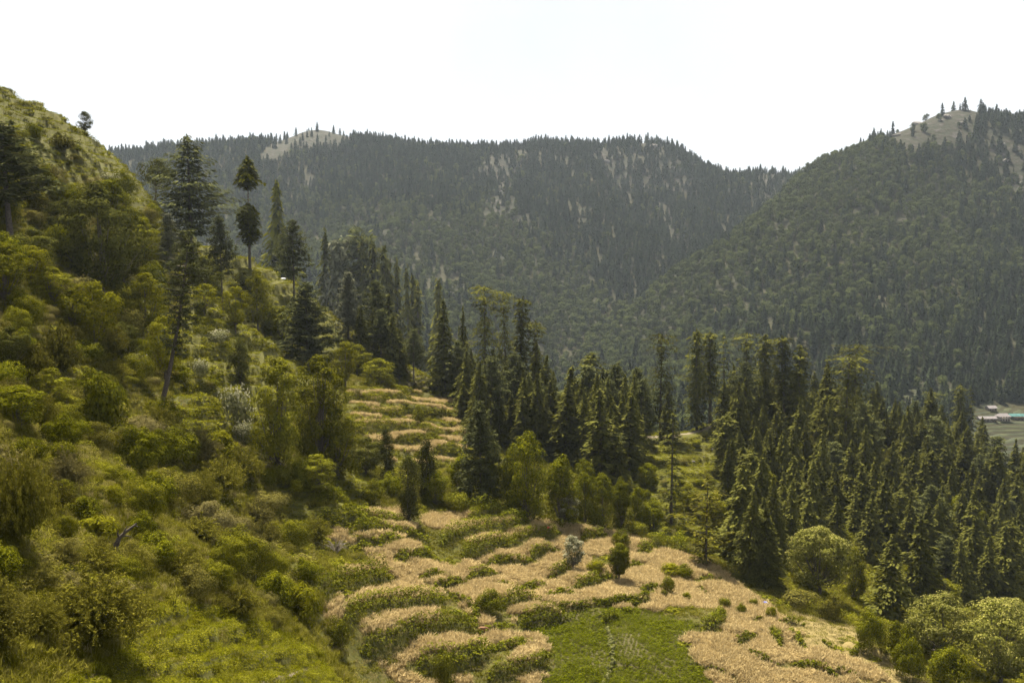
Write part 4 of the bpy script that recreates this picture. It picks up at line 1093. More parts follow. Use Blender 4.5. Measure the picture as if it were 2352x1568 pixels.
# --- leafy trees packed on the upper left hillside
for (k, u, vb, vt, w, lab) in (
 ('oak',75,640,520,130,'dark leafy tree under the left-edge pine'), ('grove',10,700,555,120,'olive leafy tree cut by the left edge below the pine'), ('lime',70,655,560,90,'yellow-tipped tree at the foot of the left-edge pine'),
 ('grove',120,700,610,110,'olive tree between the left-edge pine and the bright tree'), ('oak',150,560,455,100,'dark round tree left of the big evergreen'), ('dome',255,500,405,90,'round-headed tree on the hill crest above the big evergreen'),
 ('grove',300,560,470,80,'olive tree on the crest beside the tall fir'), ('grove',330,600,500,80,'second olive tree on the crest beside the tall fir'), ('oak',470,690,590,90,'dark tree at the foot of the tallest fir'),
 ('grove',170,760,660,90,'olive tree behind the bright yellow-green tree'), ('oak',20,860,745,110,'dark shaded tree at the left edge of the middle slope'), ('grove',110,930,840,120,'olive tree above the tall rounded bush'),
 ('oak',280,830,735,90,'dark tree right of the bright yellow-green tree'), ('dome',40,980,880,130,'round tree at the left edge above the huge leafy bush'), ('grove',150,980,900,90,'olive tree left of the tall rounded bush'),
 ('lime',470,720,650,70,'yellow-green tree right of the leaning pine head'), ('grove',650,790,700,70,'olive tree left of the broad grey-green pine'), ('dome',620,770,690,60,'round tree on the terraces left of the broad pine'),
 ('grove',820,860,790,80,'olive tree under the conifer row'), ('grove',870,890,820,80,'olive tree just above the highest mown terrace'), ('oak',840,1090,1000,90,'dark tree between the leafy clump and the column trees'),
 ('dome',1000,1160,1080,70,'round tree between the twin column trees and the pine'), ('grove',730,1120,1040,90,'olive tree in front of the leafy clump'),
 ('oak',560,690,620,60,'dark tree under the two-tufted lopped tree'), ('dome',100,450,380,80,'round bush-like tree high on the left crest slope'), ('oak',40,420,330,90,'dark tree above the left-edge pine'),
 ('dome',1345,1130,1050,60,'round tree at the lower edge of the saddle wood'), ('grove',1580,1180,1110,60,'olive tree on the saddle terraces'), ('dome',1490,1120,1060,50,'round tree on the saddle terraces below the path'),
 ('grove',1640,1210,1130,70,'olive tree at the lower saddle clearing')):
    tree(k, u, vb, vt, w, lab)

# --- shrubs read off the photograph
for (k, u, vb, vt, w, lab) in (
 ('cone',322,1088,925,120,'cone-shaped yellow-green bush beside the footpath'), ('cone',372,1065,945,86,'darker cone-shaped bush behind the footpath bush'),
 ('round',222,1005,815,140,'tall rounded bush overhanging the footpath'), ('feather',45,1260,958,185,'huge leafy bush at the left edge'),
 ('broom',55,880,740,140,'dark tangled bush at the left edge of the middle slope'), ('broom',135,870,705,120,'light-topped tangled bush beside the dark one'),
 ('feather',215,1480,1270,290,'big feathery shrub with arching shoots in the near corner'), ('feather',95,1470,1330,120,'smaller feathery shrub leaning on the big one'),
 ('round',1125,1408,1345,68,'round dark bush alone among the wheat strips'), ('round',1427,1258,1210,48,'leafy bush just behind the lollipop-shaped tree'),
 ('yellow',1372,1318,1278,46,'loose yellow-green bush left of the lollipop-shaped tree'), ('yellow',1540,1322,1288,52,'yellow half of the large bush in the upper stubble'),
 ('round',1572,1328,1290,48,'dark half of the large bush in the upper stubble'), ('bush',1534,1365,1315,30,'narrow bush hanging below the large stubble bush'),
 ('bush',775,1490,1395,54,'upright dark bush at the corner of the wheat strips'), ('bush',1020,1590,1480,52,'tall weedy bush in front of the dark hedge'),
 ('olive',1840,1395,1352,90,'low olive bush under the large blossoming tree'), ('olive',1910,1425,1365,64,'dark bush at the wood edge beyond the blue dome'),
 ('round',2000,1495,1385,66,'pointed dark green bush in the bottom right group'), ('round',2062,1515,1408,74,'round bright green bush in the bottom right group'),
 ('round',2085,1560,1450,76,'front round bush in the bottom right group'), ('round',2175,1580,1465,110,'broad dark bush under the blossoming trees'),
 ('round',2125,1500,1425,70,'yellowish bush between the round bushes and the blossom'),
 ('yellow',1771,1420,1385,26,'small yellow bush beside the blue dome'), ('bush',1664,1397,1365,30,'first small round bush on the stubble edge'),
 ('round',1702,1410,1380,26,'second small round bush on the stubble edge'), ('bush',1730,1395,1368,22,'third small round bush on the stubble edge'),
 ('yellow',1576,1378,1356,24,'tiny yellow bush in the pale stubble'), ('bush',1525,1372,1350,18,'tiny dark bush in the pale stubble'),
 ('white',540,1000,875,80,'white-flowering shrub beside the big leafy clump'), ('white',460,875,820,40,'small white-flowering shrub on the grassy terraces'),
 ('white',308,850,808,56,'white-flowering shrub below the duller yellow-green tree'), ('white',500,790,752,64,'white-flowering shrub on the upper grassy terraces'),
 ('white',560,1030,960,50,'white-tipped shrub at the foot of the leafy clump'), ('white',250,430,395,50,'pale shrub high on the left hillside'),
 ('round',690,1120,1040,66,'round shrub at the foot of the leafy clump'), ('bush',640,1110,1060,60,'low shrub left of the leafy clump foot'),
 ('bush',145,1070,1000,60,'rounded shrub on the footpath edge'), ('feather',465,1180,1050,90,'feathery bush by the white-shirted person'),
 ('bush',560,1090,1030,56,'grey-green bush right of the white-shirted person'), ('round',410,880,830,60,'dense bush at the leaning trunk'),
 ('yellow',678,1135,1090,40,'bright little bush on the meadow ledge'), ('broom',590,1215,1130,90,'olive broom shrub below the meadow ledge'),
 ('round',700,1340,1270,70,'dark bush beside the dry twigs'), ('round',895,1135,1080,70,'bush under the smooth column tree'),
 ('bush',860,1160,1100,60,'low bush left of the twin column trees'), ('bush',1050,1175,1120,60,'low bush in front of the grey-green pine'),
 ('bush',1465,1230,1190,40,'small bush at the field top'), ('bush',960,975,930,30,'bush on the mown terrace edge')):
    bush(k, u, vb, vt, w, lab)

# --- scrub shrubs all over the left slope
SCRUB = [(-60,300),(120,330),(330,470),(420,600),(400,760),(420,880),(560,1050),(640,1080),(640,1180),(740,1240),(700,1330),(720,1420),(760,1480),(620,1440),(450,1400),(330,1300),(330,1500),(-60,1500)]
rngU = np.random.default_rng(500)
cnt = 0; tries = 0
while cnt < 175 and tries < 6000:
    tries += 1
    u = rngU.uniform(-20, 860); v = rngU.uniform(300, 1500)
    if not inpoly(np.array([u]), np.array([v]), SCRUB)[0]: continue
    if inpoly(np.array([u]), np.array([v]), TERR[0])[0] or inpoly(np.array([u]), np.array([v]), TERR[4])[0] or inpoly(np.array([u]), np.array([v]), TERR[5])[0]: continue
    p, ok = hit([u], [v]); X, Y, Z = p[0]
    if not ok[0]: continue
    if any((X - a) ** 2 + (Y - b) ** 2 < (0.5 * c + 1.6) ** 2 for a, b, c in placed): continue
    kind = rngU.choice(['olive', 'broom', 'bush', 'bush', 'olive', 'round', 'yellow'], p=[.20, .30, .16, .08, .06, .16, .04])
    w = rngU.uniform(3.0, 8.5) * (0.7 if Y < 130 else 1.0); vk = kind + '_near' if Y < 190 and kind + '_near' in SH else kind; me, ph, pw = SH[vk][int(rngU.integers(0, 9)) % len(SH[vk])]
    lab = {'olive': 'low olive scrub bush on the left hillside', 'broom': 'tangled broom bush on the left hillside', 'bush': 'leafy green bush on the left hillside',
           'round': 'dense rounded bush on the left hillside', 'yellow': 'bright yellow-green bush on the left hillside'}[kind]
    lab = ('small ' if w < 4.5 else ('large ' if w > 6.5 else '')) + lab + (' above the leaning pine' if v < 720 else (' round the footpath' if v < 1100 else (' below the footpath' if u < 350 else ' sloping down to the wheat')))
    o = obj('scrub_bush', me, loc=(X, Y, Z - 0.2), label=lab, category='shrub', group='scrub bushes on the left hillside')
    o.rotation_euler = (0, 0, rngU.random() * 6.28); k = w / pw; o.scale = (k, k, k * rngU.uniform(0.7, 1.5))
    placed.append((X, Y, w / 2)); cnt += 1

for zone_, num, lab0 in (([(1440,1020),(1630,1010),(1650,1230),(1500,1235)], 16, 'low shrub on the saddle terraces below the path'),
                         ([(760,800),(960,880),(960,900),(800,895),(740,850)], 10, 'low shrub on the bank above the mown terraces'),
                         ([(430,700),(640,740),(640,960),(440,960)], 14, 'low shrub on the ledges of the grassy left terraces'),
                         ([(100,290),(300,410),(330,480),(150,420),(0,330)], 14, 'low bush on the steps of the left hill crest')):
    c2_ = 0; t2_ = 0
    while c2_ < num and t2_ < 400:
        t2_ += 1; u = rngU.uniform(0, 1660); v = rngU.uniform(280, 1240)
        if not inpoly(np.array([u]), np.array([v]), zone_)[0]: continue
        p, ok = hit([u], [v]); X, Y, Z = p[0]
        if not ok[0] or any((X - a) ** 2 + (Y - b) ** 2 < (0.5 * c + 1.0) ** 2 for a, b, c in placed): continue
        kind = ('bush', 'round', 'olive')[int(rngU.integers(0, 3))]; w = rngU.uniform(2.2, 4.6); me, ph, pw = SH[kind][int(rngU.integers(0, 9)) % len(SH[kind])]
        o = obj('ledge_shrub', me, loc=(X, Y, Z - 0.15), category='shrub', group=lab0.replace('low ', '') + ' group',
                label={'bush': 'leafy ', 'round': 'dense dark ', 'olive': 'olive '}[kind] + lab0)
        o.rotation_euler = (0, 0, rngU.random() * 6.28); o.scale = (w / pw, w / pw, w / pw * rngU.uniform(0.7, 1.1))
        placed.append((X, Y, w / 2)); c2_ += 1

# --- the right-hand wood
rngW = np.random.default_rng(600)
cand = []
uu = rngW.uniform(1640, 2440, 6000); vv = rngW.uniform(950, 1520, 6000)
inside = inpoly(uu, vv, WOOD)
pp, okk = hit(uu[inside], vv[inside])
count_w = 0
order = np.argsort(pp[:, 1])
taken = [(a, b, c) for a, b, c in placed]
for i in rngW.permutation(len(pp)):
    if count_w >= 235: break
    X, Y, Z = pp[i]
    rr = 2.6 + rngW.random() * 1.4
    if any((X - a) ** 2 + (Y - b) ** 2 < (0.45 * c + rr) ** 2 for a, b, c in taken): continue
    u, v = uu[inside][i], vv[inside][i]
    if v > 1395 or (v > 1295 and u < 2110): continue
    leafy_ = rngW.random() < 0.16 and v > 1130
    h = rngW.uniform(13, 24) if not leafy_ else rngW.uniform(9, 14)
    hp = h * F / Y
    kind = ('dome' if rngW.random() < 0.5 else 'grove') if leafy_ else rngW.choice(['young', 'young', 'young', 'column', 'slim', 'pine'], p=[.5, .2, .1, .08, .06, .06])
    w = h * (0.62 if leafy_ else (0.47 if kind in ('young', 'pine') else 0.28)) * rngW.uniform(0.85, 1.2)
    zone = 'upper' if v < 1090 else ('lower' if v > 1270 else 'middle')
    where = 'beside the saddle clearing' if u < 1760 else ('under the heavy-headed deodar' if u < 1950 else ('midway to the picture edge' if u < 2150 else 'towards the right picture edge'))
    lab = ('%s leafy tree among %s right-hand wood conifers, %s' % ('dark' if kind == 'dome' else 'olive', zone, where)) if leafy_ else \
          ('%s %s on the %s right-hand wood slope, %s' % ('tall' if h > 20 else ('short' if h < 15.5 else 'middling'), {'young': 'pointed deodar', 'column': 'shaggy column deodar', 'slim': 'slim deodar', 'pine': 'bushy pine'}[kind], zone, where))
    tree(kind, u, v, v - hp, w * F / Y, lab, D=Y / S, group='trees of the right-hand wood')
    taken.append((X, Y, w / 2)); count_w += 1
# --- the wood on the shoulder and behind the terraces
count2 = 0
uu = rngW.uniform(780, 1480, 4000); vv = rngW.uniform(640, 1160, 4000)
inside = inpoly(uu, vv, [(800,770),(900,830),(1000,900),(1100,960),(1300,1010),(1480,1010),(1470,1080),(1400,1140),(1330,1080),(1100,1020),(1060,930),(960,880),(830,850)])
pp, okk = hit(uu[inside], vv[inside]); uq, vq = uu[inside], vv[inside]
for i in range(len(pp)):
    if count2 >= 72: break
    X, Y, Z = pp[i]
    if any((X - a) ** 2 + (Y - b) ** 2 < (0.4 * c + 2.9) ** 2 for a, b, c in taken): continue
    h = rngW.uniform(15, 28); hp = h * F / Y
    kk = rngW.choice(['young', 'young', 'slim', 'pine'])
    lab = '%s %s %s, %s' % ('tall' if h > 21 else ('short' if h < 17 else 'middling'), {'young': 'pointed conifer', 'slim': 'slim conifer', 'pine': 'bushy pine'}[kk],
        'at the foot of the wooded shoulder' if uq[i] < 930 else ('behind the mown terraces' if uq[i] < 1090 else ('below the central flat-topped deodars' if uq[i] < 1270 else 'beside the saddle path')),
        'high on the slope' if vq[i] < 930 else ('low on the slope' if vq[i] > 1030 else 'halfway up the slope'))
    tree(kk, uq[i], vq[i], vq[i] - hp, h * 0.42 * F / Y, lab, D=Y / S, group='conifers behind the mown terraces')
    taken.append((X, Y, 3)); count2 += 1

# ------------------------------------------------------------------ hedges
rngH = np.random.default_rng(700)
for xy, hm, lab in hedge_data:
    L = Leaves()
    zf = height(xy[:, 0], xy[:, 1])
    n = len(xy)
    tang = np.gradient(xy, axis=0); tang /= np.linalg.norm(tang, axis=1, keepdims=True) + 1e-9
    nrm = np.stack([-tang[:, 1], tang[:, 0]], -1); fl = np.sign((nrm * xy).sum(1)); nrm *= fl[:, None]
    lump = 0.7 + 0.6 * fbm(np.arange(n) * 0.8 / 2.6, np.full(n, hm * 3.1), 2, 80)
    base = xy.mean(0)
    bank = lab and lab.startswith('bank:')
    if bank:
        hu, hv_p = project(base[0], base[1], zf.mean())
        lab = 'grassy bank edging a ledge %s, %s' % ('of the mown terraces' if hu > 800 else ('left of the big leafy clump' if hu < 570 else 'beside the big leafy clump'),
              'near the top' if hv_p < 900 else ('second tier' if hv_p < 960 else ('third tier' if hv_p < 1020 else ('fourth tier' if hv_p < 1090 else 'lowest tier'))))
    if lab is None:
        hu, hv_p = project(base[0], base[1], zf.mean())
        auto = '%s green hedge %s, %s' % ('short' if n < 10 else ('long' if n > 22 else 'leafy'),
            'near the dry twigs' if hu < 960 else ('between the twigs and the white-leaved tree' if hu < 1180 else ('near the white-leaved tree' if hu < 1340 else ('near the lollipop-shaped tree' if hu < 1500 else ('near the large stubble bush' if hu < 1650 else 'in the right-hand stubble')))),
            'high in the field' if hv_p < 1280 else ('low in the field' if hv_p > 1400 else 'halfway up the field'))
    for i in range(n):
        e = min(1.0, 0.45 + min(i, n - 1 - i) * 0.25)
        hh = hm * lump[i] * e; R = max(0.35, 0.46 * hh)
        for lev, k in ((0.28, 1.0), (0.72, 0.8)):
            m = int(26 + 13 * R)
            c = np.array([xy[i, 0] + nrm[i, 0] * hh * (0.12 + 0.35 * lev), xy[i, 1] + nrm[i, 1] * hh * (0.12 + 0.35 * lev), zf[i] + hh * lev * 0.98])
            c[:2] += rngH.normal(size=2) * 0.22
            clump_leaves(L, rngH, c - np.array([base[0], base[1], zf.min()]), np.full(m, R * k * (0.8 + 0.35 * rngH.random())), m, 0.40, 0.95, 0.5)
    obj('grassy_bank' if bank else 'hedge', L.mesh('hedge', M['weed' if lab and 'weeds' in lab else ('bush' if bank else 'hedge')]), loc=(base[0], base[1], float(zf.min())), category='bank' if bank else 'hedge',
        label=lab or auto, group='grassy banks on the left slope ledges' if bank else (None if lab else 'short hedges among the wheat'))

# ------------------------------------------------------------------ footpaths
path_m = np.zeros(H.shape, bool)
def footpath(pix, width, label):
    uv = resample(pix, 8); p, ok = hit(uv[:, 0], uv[:, 1]); xy = resample(p[ok][:, :2], 1.0)
    for _ in range(6): xy[1:-1] = (xy[:-2] + 2 * xy[1:-1] + xy[2:]) / 4
    t = np.gradient(xy, axis=0); t /= np.linalg.norm(t, axis=1, keepdims=True); nn = np.stack([-t[:, 1], t[:, 0]], -1)
    n = len(xy); wob = width * (0.85 + 0.4 * fbm(np.arange(n) / 5.0, np.zeros(n), 2, 77))
    offs = np.linspace(-0.5, 0.5, 5)
    V = []
    for o_ in offs:
        q = xy + nn * (o_ * wob)[:, None]
        V.append(np.c_[q, height(q[:, 0], q[:, 1]) + 0.06 - 0.10 * (abs(o_) == 0.5)])
    V = np.stack(V, 1).reshape(-1, 3); m = len(offs)
    i = np.arange(n - 1)[:, None] * m; j = np.arange(m - 1)[None, :]
    f = np.stack([i + j, i + j + 1, i + m + j + 1, i + m + j], -1).reshape(-1, 4)
    obj('footpath', make_mesh('footpath', V, f, M['path'], smooth=True), kind='structure', label=label)
    for x, y in xy:
        if width < 2: continue
        a, b = int(x - GX0), int(y - GY0); r_ = int(width / 2 + 1)
        path_m[a - r_ + 1:a + r_ + 1, b - r_ - 1:b + r_ + 1] = True
footpath([(165, 1030), (200, 1024), (262, 1017)], 0.9, 'pale trodden path crossing the left slope')
footpath([(1430, 1004), (1480, 1003), (1540, 1002), (1590, 994), (1620, 985), (1645, 972)], 3.0, 'pale earth path over the wooded saddle')
footpath([(590, 1572), (640, 1558), (687, 1544), (738, 1524)], 0.55, 'earth path curving below the near grassy knoll')

# ------------------------------------------------------------------ ground cover
rngG = np.random.default_rng(800)
def lookup(mask, X, Y):
    i = np.clip(np.round((X - GX0) / RES).astype(int), 0, NX - 1); j = np.clip(np.round((Y - GY0) / RES).astype(int), 0, NY - 1)
    return mask[i, j]
pot_m = inpoly(PU, PV, POTATO); tri_m = inpoly(PU, PV, TRIANGLE) | inpoly(PU, PV, GRASSY)
field_m = inpoly(PU, PV, FIELD)
gcol = proto_collection('grass_kinds', [blades(810 + i, 80, 0.95, 0.75, 0.065, 'grass', 0.9) for i in range(5)] +      # 0-4 long grass
    [blades(820 + i, 70, 0.9, 0.5, 0.06, 'dry', 0.6) for i in range(3)] +                                          # 5-7 dry grass
    [leafy(830 + i, 80, 1.15, 0.9, 0.36, 'scrub') for i in range(3)] +                                                # 8-10 low scrub
    [leafy(836 + i, 80, 1.1, 0.8, 0.36, 'bush') for i in range(3)] +
    [blades(845 + i, 110, 0.95, 0.5, 0.05, 'lush', 1.0) for i in range(3)] +
    [leafy(860 + i, 230, 1.1, 0.8, 0.16, 'scrub') for i in range(3)] + [leafy(864 + i, 230, 1.1, 0.75, 0.16, 'bush') for i in range(3)])                                           # 14-16 lush grass                                                    # 11-13 leafy herbs
def cover(step, ylo, yhi, rng):
    X, Y = jitter_grid(GX0 + 2, GX1 - 2, ylo, yhi, step, rng)
    k = np.abs(X) < 0.514 * Y * 1.10 + 14
    X, Y = X[k], Y[k]; Z = height(X, Y)
    k = visible_near(X, Y, Z) & ~lookup(wheat_m, X, Y) & ~lookup(pot_m, X, Y) & ~lookup(path_m, X, Y)
    X, Y, Z = X[k], Y[k], Z[k]
    return X, Y, Z
parts = [cover(st, a, b, rngG) for st, a, b in ((0.6, 30, 130), (1.0, 130, 230), (1.35, 230, 330), (2.0, 330, 520))]
X = np.concatenate([p[0] for p in parts]); Y = np.concatenate([p[1] for p in parts]); Z = np.concatenate([p[2] for p in parts])
stp = np.concatenate([np.full(len(p[0]), st) for p, st in zip(parts, (0.6, 1.0, 1.35, 2.0))])
n = len(X)
r = rngG.random(n); dryness = fbm(X / 17, Y / 17, 3, 90); scr = fbm(X / 8, Y / 8, 3, 95)
inscrub = mask_at(SCRUB, X, Y, Z); inwood = lookup(wood_m, X, Y); infield = lookup(field_m, X, Y); interr = lookup(frac_all, X, Y)
pick = rngG.integers(0, 5, n)
pick = np.where((r < np.where(infield, 0.15 + 0.5 * sstep(0.5, 0.66, dryness), 0.03 + 0.22 * sstep(0.55, 0.7, dryness))) & ~inwood, 5 + rngG.integers(0, 3, n), pick)
pick = np.where(inscrub & (scr > 0.50) & (rngG.random(n) < 0.75), np.where(rngG.random(n) < 0.6, 8, 11) + rngG.integers(0, 3, n), pick)
pick = np.where(inwood & (rngG.random(n) < 0.45), 11 + rngG.integers(0, 3, n), pick)
pick = np.where(~inscrub & ~inwood & (scr > 0.6) & (rngG.random(n) < 0.5), 11 + rngG.integers(0, 3, n), pick)
stub = lookup(stub_m, X, Y)
knoll = mask_at(TERR[5], X, Y, Z); ledge = mask_at(TERR[3], X, Y, Z) | mask_at(TERR[0], X, Y, Z) | mask_at(TERR[2], X, Y, Z) | mask_at(TERR[4], X, Y, Z)
pick = np.where((knoll | (ledge & (interr > 0))) & (rngG.random(n) < 0.88), 14 + rngG.integers(0, 3, n), pick)
pick = np.where((interr < 0) & (rngG.random(n) < 0.8), 11 + rngG.integers(0, 3, n), pick)
pick = np.where(stub & (rngG.random(n) < 0.7), 5 + rngG.integers(0, 3, n), pick)
pick = np.where((pick >= 8) & (pick <= 13) & (Y < 150), pick + 9, pick)
s = rngG.uniform(0.7, 1.3, n) * (0.75 + 0.25 * stp)
hs = np.where(infield, 0.55, 1.0) * np.where(interr > 0, 0.5, 1.0) * np.where(stub, 0.6, 1.0)
scatter('hillside_grass', np.stack([X, Y, Z - 0.05], -1), np.stack([rngG.normal(size=n) * 0.12, rngG.normal(size=n) * 0.12, rngG.random(n) * 6.283], -1),
        np.stack([s, s, s * hs * rngG.uniform(0.8, 1.3, n)], -1), pick, gcol, kind='stuff', label='rough grass and low scrub covering the near hillside')
print('grass', n)
wcol = proto_collection('wheat_kinds', [blades(840 + i, 60, 0.75, 1.15, 0.085, 'wheat', 0.75, head=0.6) for i in range(4)])
X, Y = jitter_grid(GX0 + 2, GX1 - 2, 110, 390, 0.72, rngG); Z = height(X, Y)
k = lookup(wheat_m, X, Y) & (np.abs(X) < 0.514 * Y * 1.1 + 10)
X, Y, Z = X[k], Y[k], Z[k]; n = len(X); print('wheat', n)
s = rngG.uniform(0.8, 1.2, n)
hv = 0.55 + 0.75 * fbm(X / 9, Y / 9, 3, 97)
scatter('ripe_wheat', np.stack([X, Y, Z - 0.05], -1), np.stack([rngG.normal(size=n) * 0.08, rngG.normal(size=n) * 0.08, rngG.random(n) * 6.283], -1),
        np.stack([s, s, s * hv], -1), rngG.integers(0, 4, n), wcol, kind='stuff', label='ripe golden wheat standing on the field terraces')
pcol = proto_collection('potato_kinds', [leafy(850 + i, 70, 0.62, 0.55, 0.24, 'potato') for i in range(4)])
X, Y = jitter_grid(-40, 120, 100, 220, 0.70, rngG, 0.22); X = X + 0.25 * Y - 40; Z = height(X, Y)
k = lookup(pot_m, X, Y); X, Y, Z = X[k], Y[k], Z[k]; n = len(X); print('potato', n)
s = rngG.uniform(0.6, 1.25, n) * (0.35 + 1.1 * fbm(X / 5, Y / 5, 3, 99))
scatter('potato_crop', np.stack([X, Y, Z], -1), np.stack([0 * s, 0 * s, rngG.random(n) * 6.283], -1), np.stack([s, s, s], -1), rngG.integers(0, 4, n), pcol,
        kind='stuff', label='flat green potato crop filling the lowest field')

# ------------------------------------------------------------------ far hit and village
def far_hit(u, v, hf, y0, y1):
    rx, rz = ray(u, v); Y = np.arange(y0, y1, 2.0)
    b = np.nonzero(rz * Y < hf(rx * Y, Y))[0]
    y = Y[b[0]] if len(b) else y1
    return float(rx * y), float(y), float(hf(np.array([rx * y]), np.array([y]))[0])
def box(sx, sy, sz, c=(0, 0, 0)):
    v = np.array([(x, y, z) for x in (-.5, .5) for y in (-.5, .5) for z in (0, 1)], float) * (sx, sy, sz) + c
    return v, np.array([(0, 1, 3, 2), (4, 6, 7, 5), (0, 4, 5, 1), (2, 3, 7, 6), (0, 2, 6, 4), (1, 5, 7, 3)])
def boxmesh(name, sx, sy, sz, c, mat):
    v, f = box(sx, sy, sz, c); return make_mesh(name, v, f, mat)
M['plaster'] = plainmat('mud_plaster', (0.10, 0.08, 0.06), (0.17, 0.14, 0.105), 0.8)
M['cream'] = plainmat('cream_plaster', (0.26, 0.22, 0.17), (0.34, 0.30, 0.24), 0.8)
M['slate'] = plainmat('slate_roof', (0.11, 0.10, 0.10), (0.18, 0.16, 0.16), 1.2)
M['teal'] = plainmat('turquoise_sheet_roof', (0.022, 0.075, 0.072), (0.045, 0.12, 0.115), 0.5)
M['darkwood'] = plainmat('dark_wood', (0.03, 0.02, 0.018), (0.07, 0.045, 0.035), 2)
M['pane'] = plainmat('dark_window_pane', (0.02, 0.022, 0.025), (0.04, 0.045, 0.05), 2, 0.25)
def house(u, v, hf, y0, y1, w, d, hwall, hroof, wall, roof, label, rz=0.0, over=0.9, hip=0.0, storeys=1, nwin=3):
    X, Y, Z = far_hit(u, v, hf, y0, y1)
    r = obj('village_house', None, loc=(X, Y, Z), label=label, category='house', group='houses of the far village')
    r.rotation_euler = (0, 0, rz)
    obj('wall', boxmesh('wall', w, d, hwall + 1.5, (0, 0, -1.5), M[wall]), r)
    a, b = w / 2 + over, d / 2 + over; hp = hip * w
    rv = [(-a, -b, hwall), (a, -b, hwall), (a, b, hwall), (-a, b, hwall), (-a + hp, 0, hwall + hroof), (a - hp, 0, hwall + hroof)]
    rv += [(x, y, z - 0.25) for x, y, z in rv[:4]]
    vt = np.array(rv); q = np.array([(0, 1, 5, 4), (2, 3, 4, 5), (3, 0, 4, 4), (1, 2, 5, 5), (6, 9, 8, 7), (0, 6, 7, 1), (1, 7, 8, 2), (2, 8, 9, 3), (3, 9, 6, 0)])
    me = bpy.data.meshes.new('roof'); me.from_pydata([tuple(x) for x in vt], [], [tuple(dict.fromkeys(map(int, f))) for f in q]); me.materials.append(M[roof])
    obj('roof', me, r)
    for st in range(storeys):
        zb = 0.9 + st * 2.7
        for i in range(nwin):
            x = -w / 2 + w * (i + 0.5) / nwin
            if st == 0 and i == nwin // 2:
                obj('door', boxmesh('door', 1.1, 0.14, 2.0, (x, -d / 2 - 0.05, 0.05), M['darkwood']), r); continue
            wf = obj('window', boxmesh('window', 1.2, 0.12, 1.1, (x, -d / 2 - 0.05, zb), M['darkwood']), r)
            obj('pane', boxmesh('pane', 1.0, 0.06, 0.9, (x, -d / 2 - 0.12, zb + 0.1), M['pane']), wf)
    return r
house(2276, 944, b_h, 800, 1300, 9, 6, 3.0, 2.4, 'plaster', 'slate', 'small grey-roofed house highest in the far village', 0.25, storeys=1, nwin=3)
house(2303, 966, b_h, 800, 1300, 11, 8, 4.6, 3.0, 'cream', 'slate', 'cream two-storey house with a hipped grey roof in the far village', 0.1, hip=0.18, storeys=2, nwin=4)
house(2266, 966, b_h, 800, 1300, 17, 6, 2.6, 2.0, 'plaster', 'slate', 'long low grey-roofed house beside the cream one', 0.05, nwin=5)
house(2344, 964, b_h, 800, 1300, 22, 8, 4.2, 2.2, 'plaster', 'teal', 'long house with a turquoise sheet roof at the right edge', -0.05, over=1.4, storeys=2, nwin=7)
house(1027, 676, a_h, 1200, 2200, 11, 8, 4.0, 3.0, 'cream', 'cream', 'white gabled house among the trees on the long ridge', 1.2, nwin=3)
# stepped fields by the village and on the ridge
M['farcrop'] = plainmat('far_terrace_crop', (0.014, 0.019, 0.005), (0.036, 0.040, 0.010), 0.06)
def terrace_patch(hf, corner, y0, y1, q, res, label):
    us = np.array([c for c in corner]); x0 = (us[0] - CU) / F * y0; x1 = (us[1] - CU) / F * y1
    x = np.arange(min(x0, (us[0] - CU) / F * y1), x1 + 1, res * 2.5); y = np.arange(y0, y1, res)
    X, Y = np.meshgrid(x, y, indexing='ij'); Z = hf(X, Y) + 0.9
    lev = Z / q + 1.2 * (fbm(X / 45, Y / 45, 2, 55) - 0.5) + (Y - y0) * 0.045 / q * 1.0
    fl = np.floor(lev); fr = lev - fl
    Z = Z + (fl + sstep(0.6, 0.95, fr) - lev) * q * 1.3
    n, m = X.shape; id_ = np.arange(n * m).reshape(n, m)
    f = np.stack([id_[:-1, :-1], id_[1:, :-1], id_[1:, 1:], id_[:-1, 1:]], -1).reshape(-1, 4)
    obj('terraced_field', make_mesh('terraced_field', np.stack([X, Y, Z], -1).reshape(-1, 3), f, M['farcrop']), kind='structure', label=label)
terrace_patch(b_h, (2215, 2420), 760, 1075, 2.6, 1.5, 'narrow green stepped fields below the far village')
# lattice mast
X, Y, Z = far_hit(1983, 338, b_h, 1500, 2300)
T = Tubes(); hM = 30.0
for sx in (-1, 1):
    for sy in (-1, 1):
        T.add([(sx * 2.2, sy * 2.2, -1), (sx * 0.7, sy * 0.7, hM)], [0.16, 0.12], 4)
for k in range(9):
    z = k * hM / 9; z2 = (k + 1) * hM / 9; r1 = 2.2 - 1.5 * z / hM; r2 = 2.2 - 1.5 * z2 / hM
    for a, b in (((-1, -1), (1, -1)), ((1, -1), (1, 1)), ((1, 1), (-1, 1)), ((-1, 1), (-1, -1))):
        T.add([(a[0] * r1, a[1] * r1, z), (b[0] * r2, b[1] * r2, z2)], [0.09, 0.09], 3)
        T.add([(a[0] * r2, a[1] * r2, z2), (b[0] * r2, b[1] * r2, z2)], [0.08, 0.08], 3)
M['steel'] = plainmat('galvanised_steel', (0.5, 0.5, 0.52), (0.62, 0.62, 0.64), 2, 0.5)
mast = obj('lattice_mast', T.mesh('lattice_mast', M['steel']), loc=(X, Y, Z), category='mast', label='faint lattice mast on the crest of the nearer mountain')
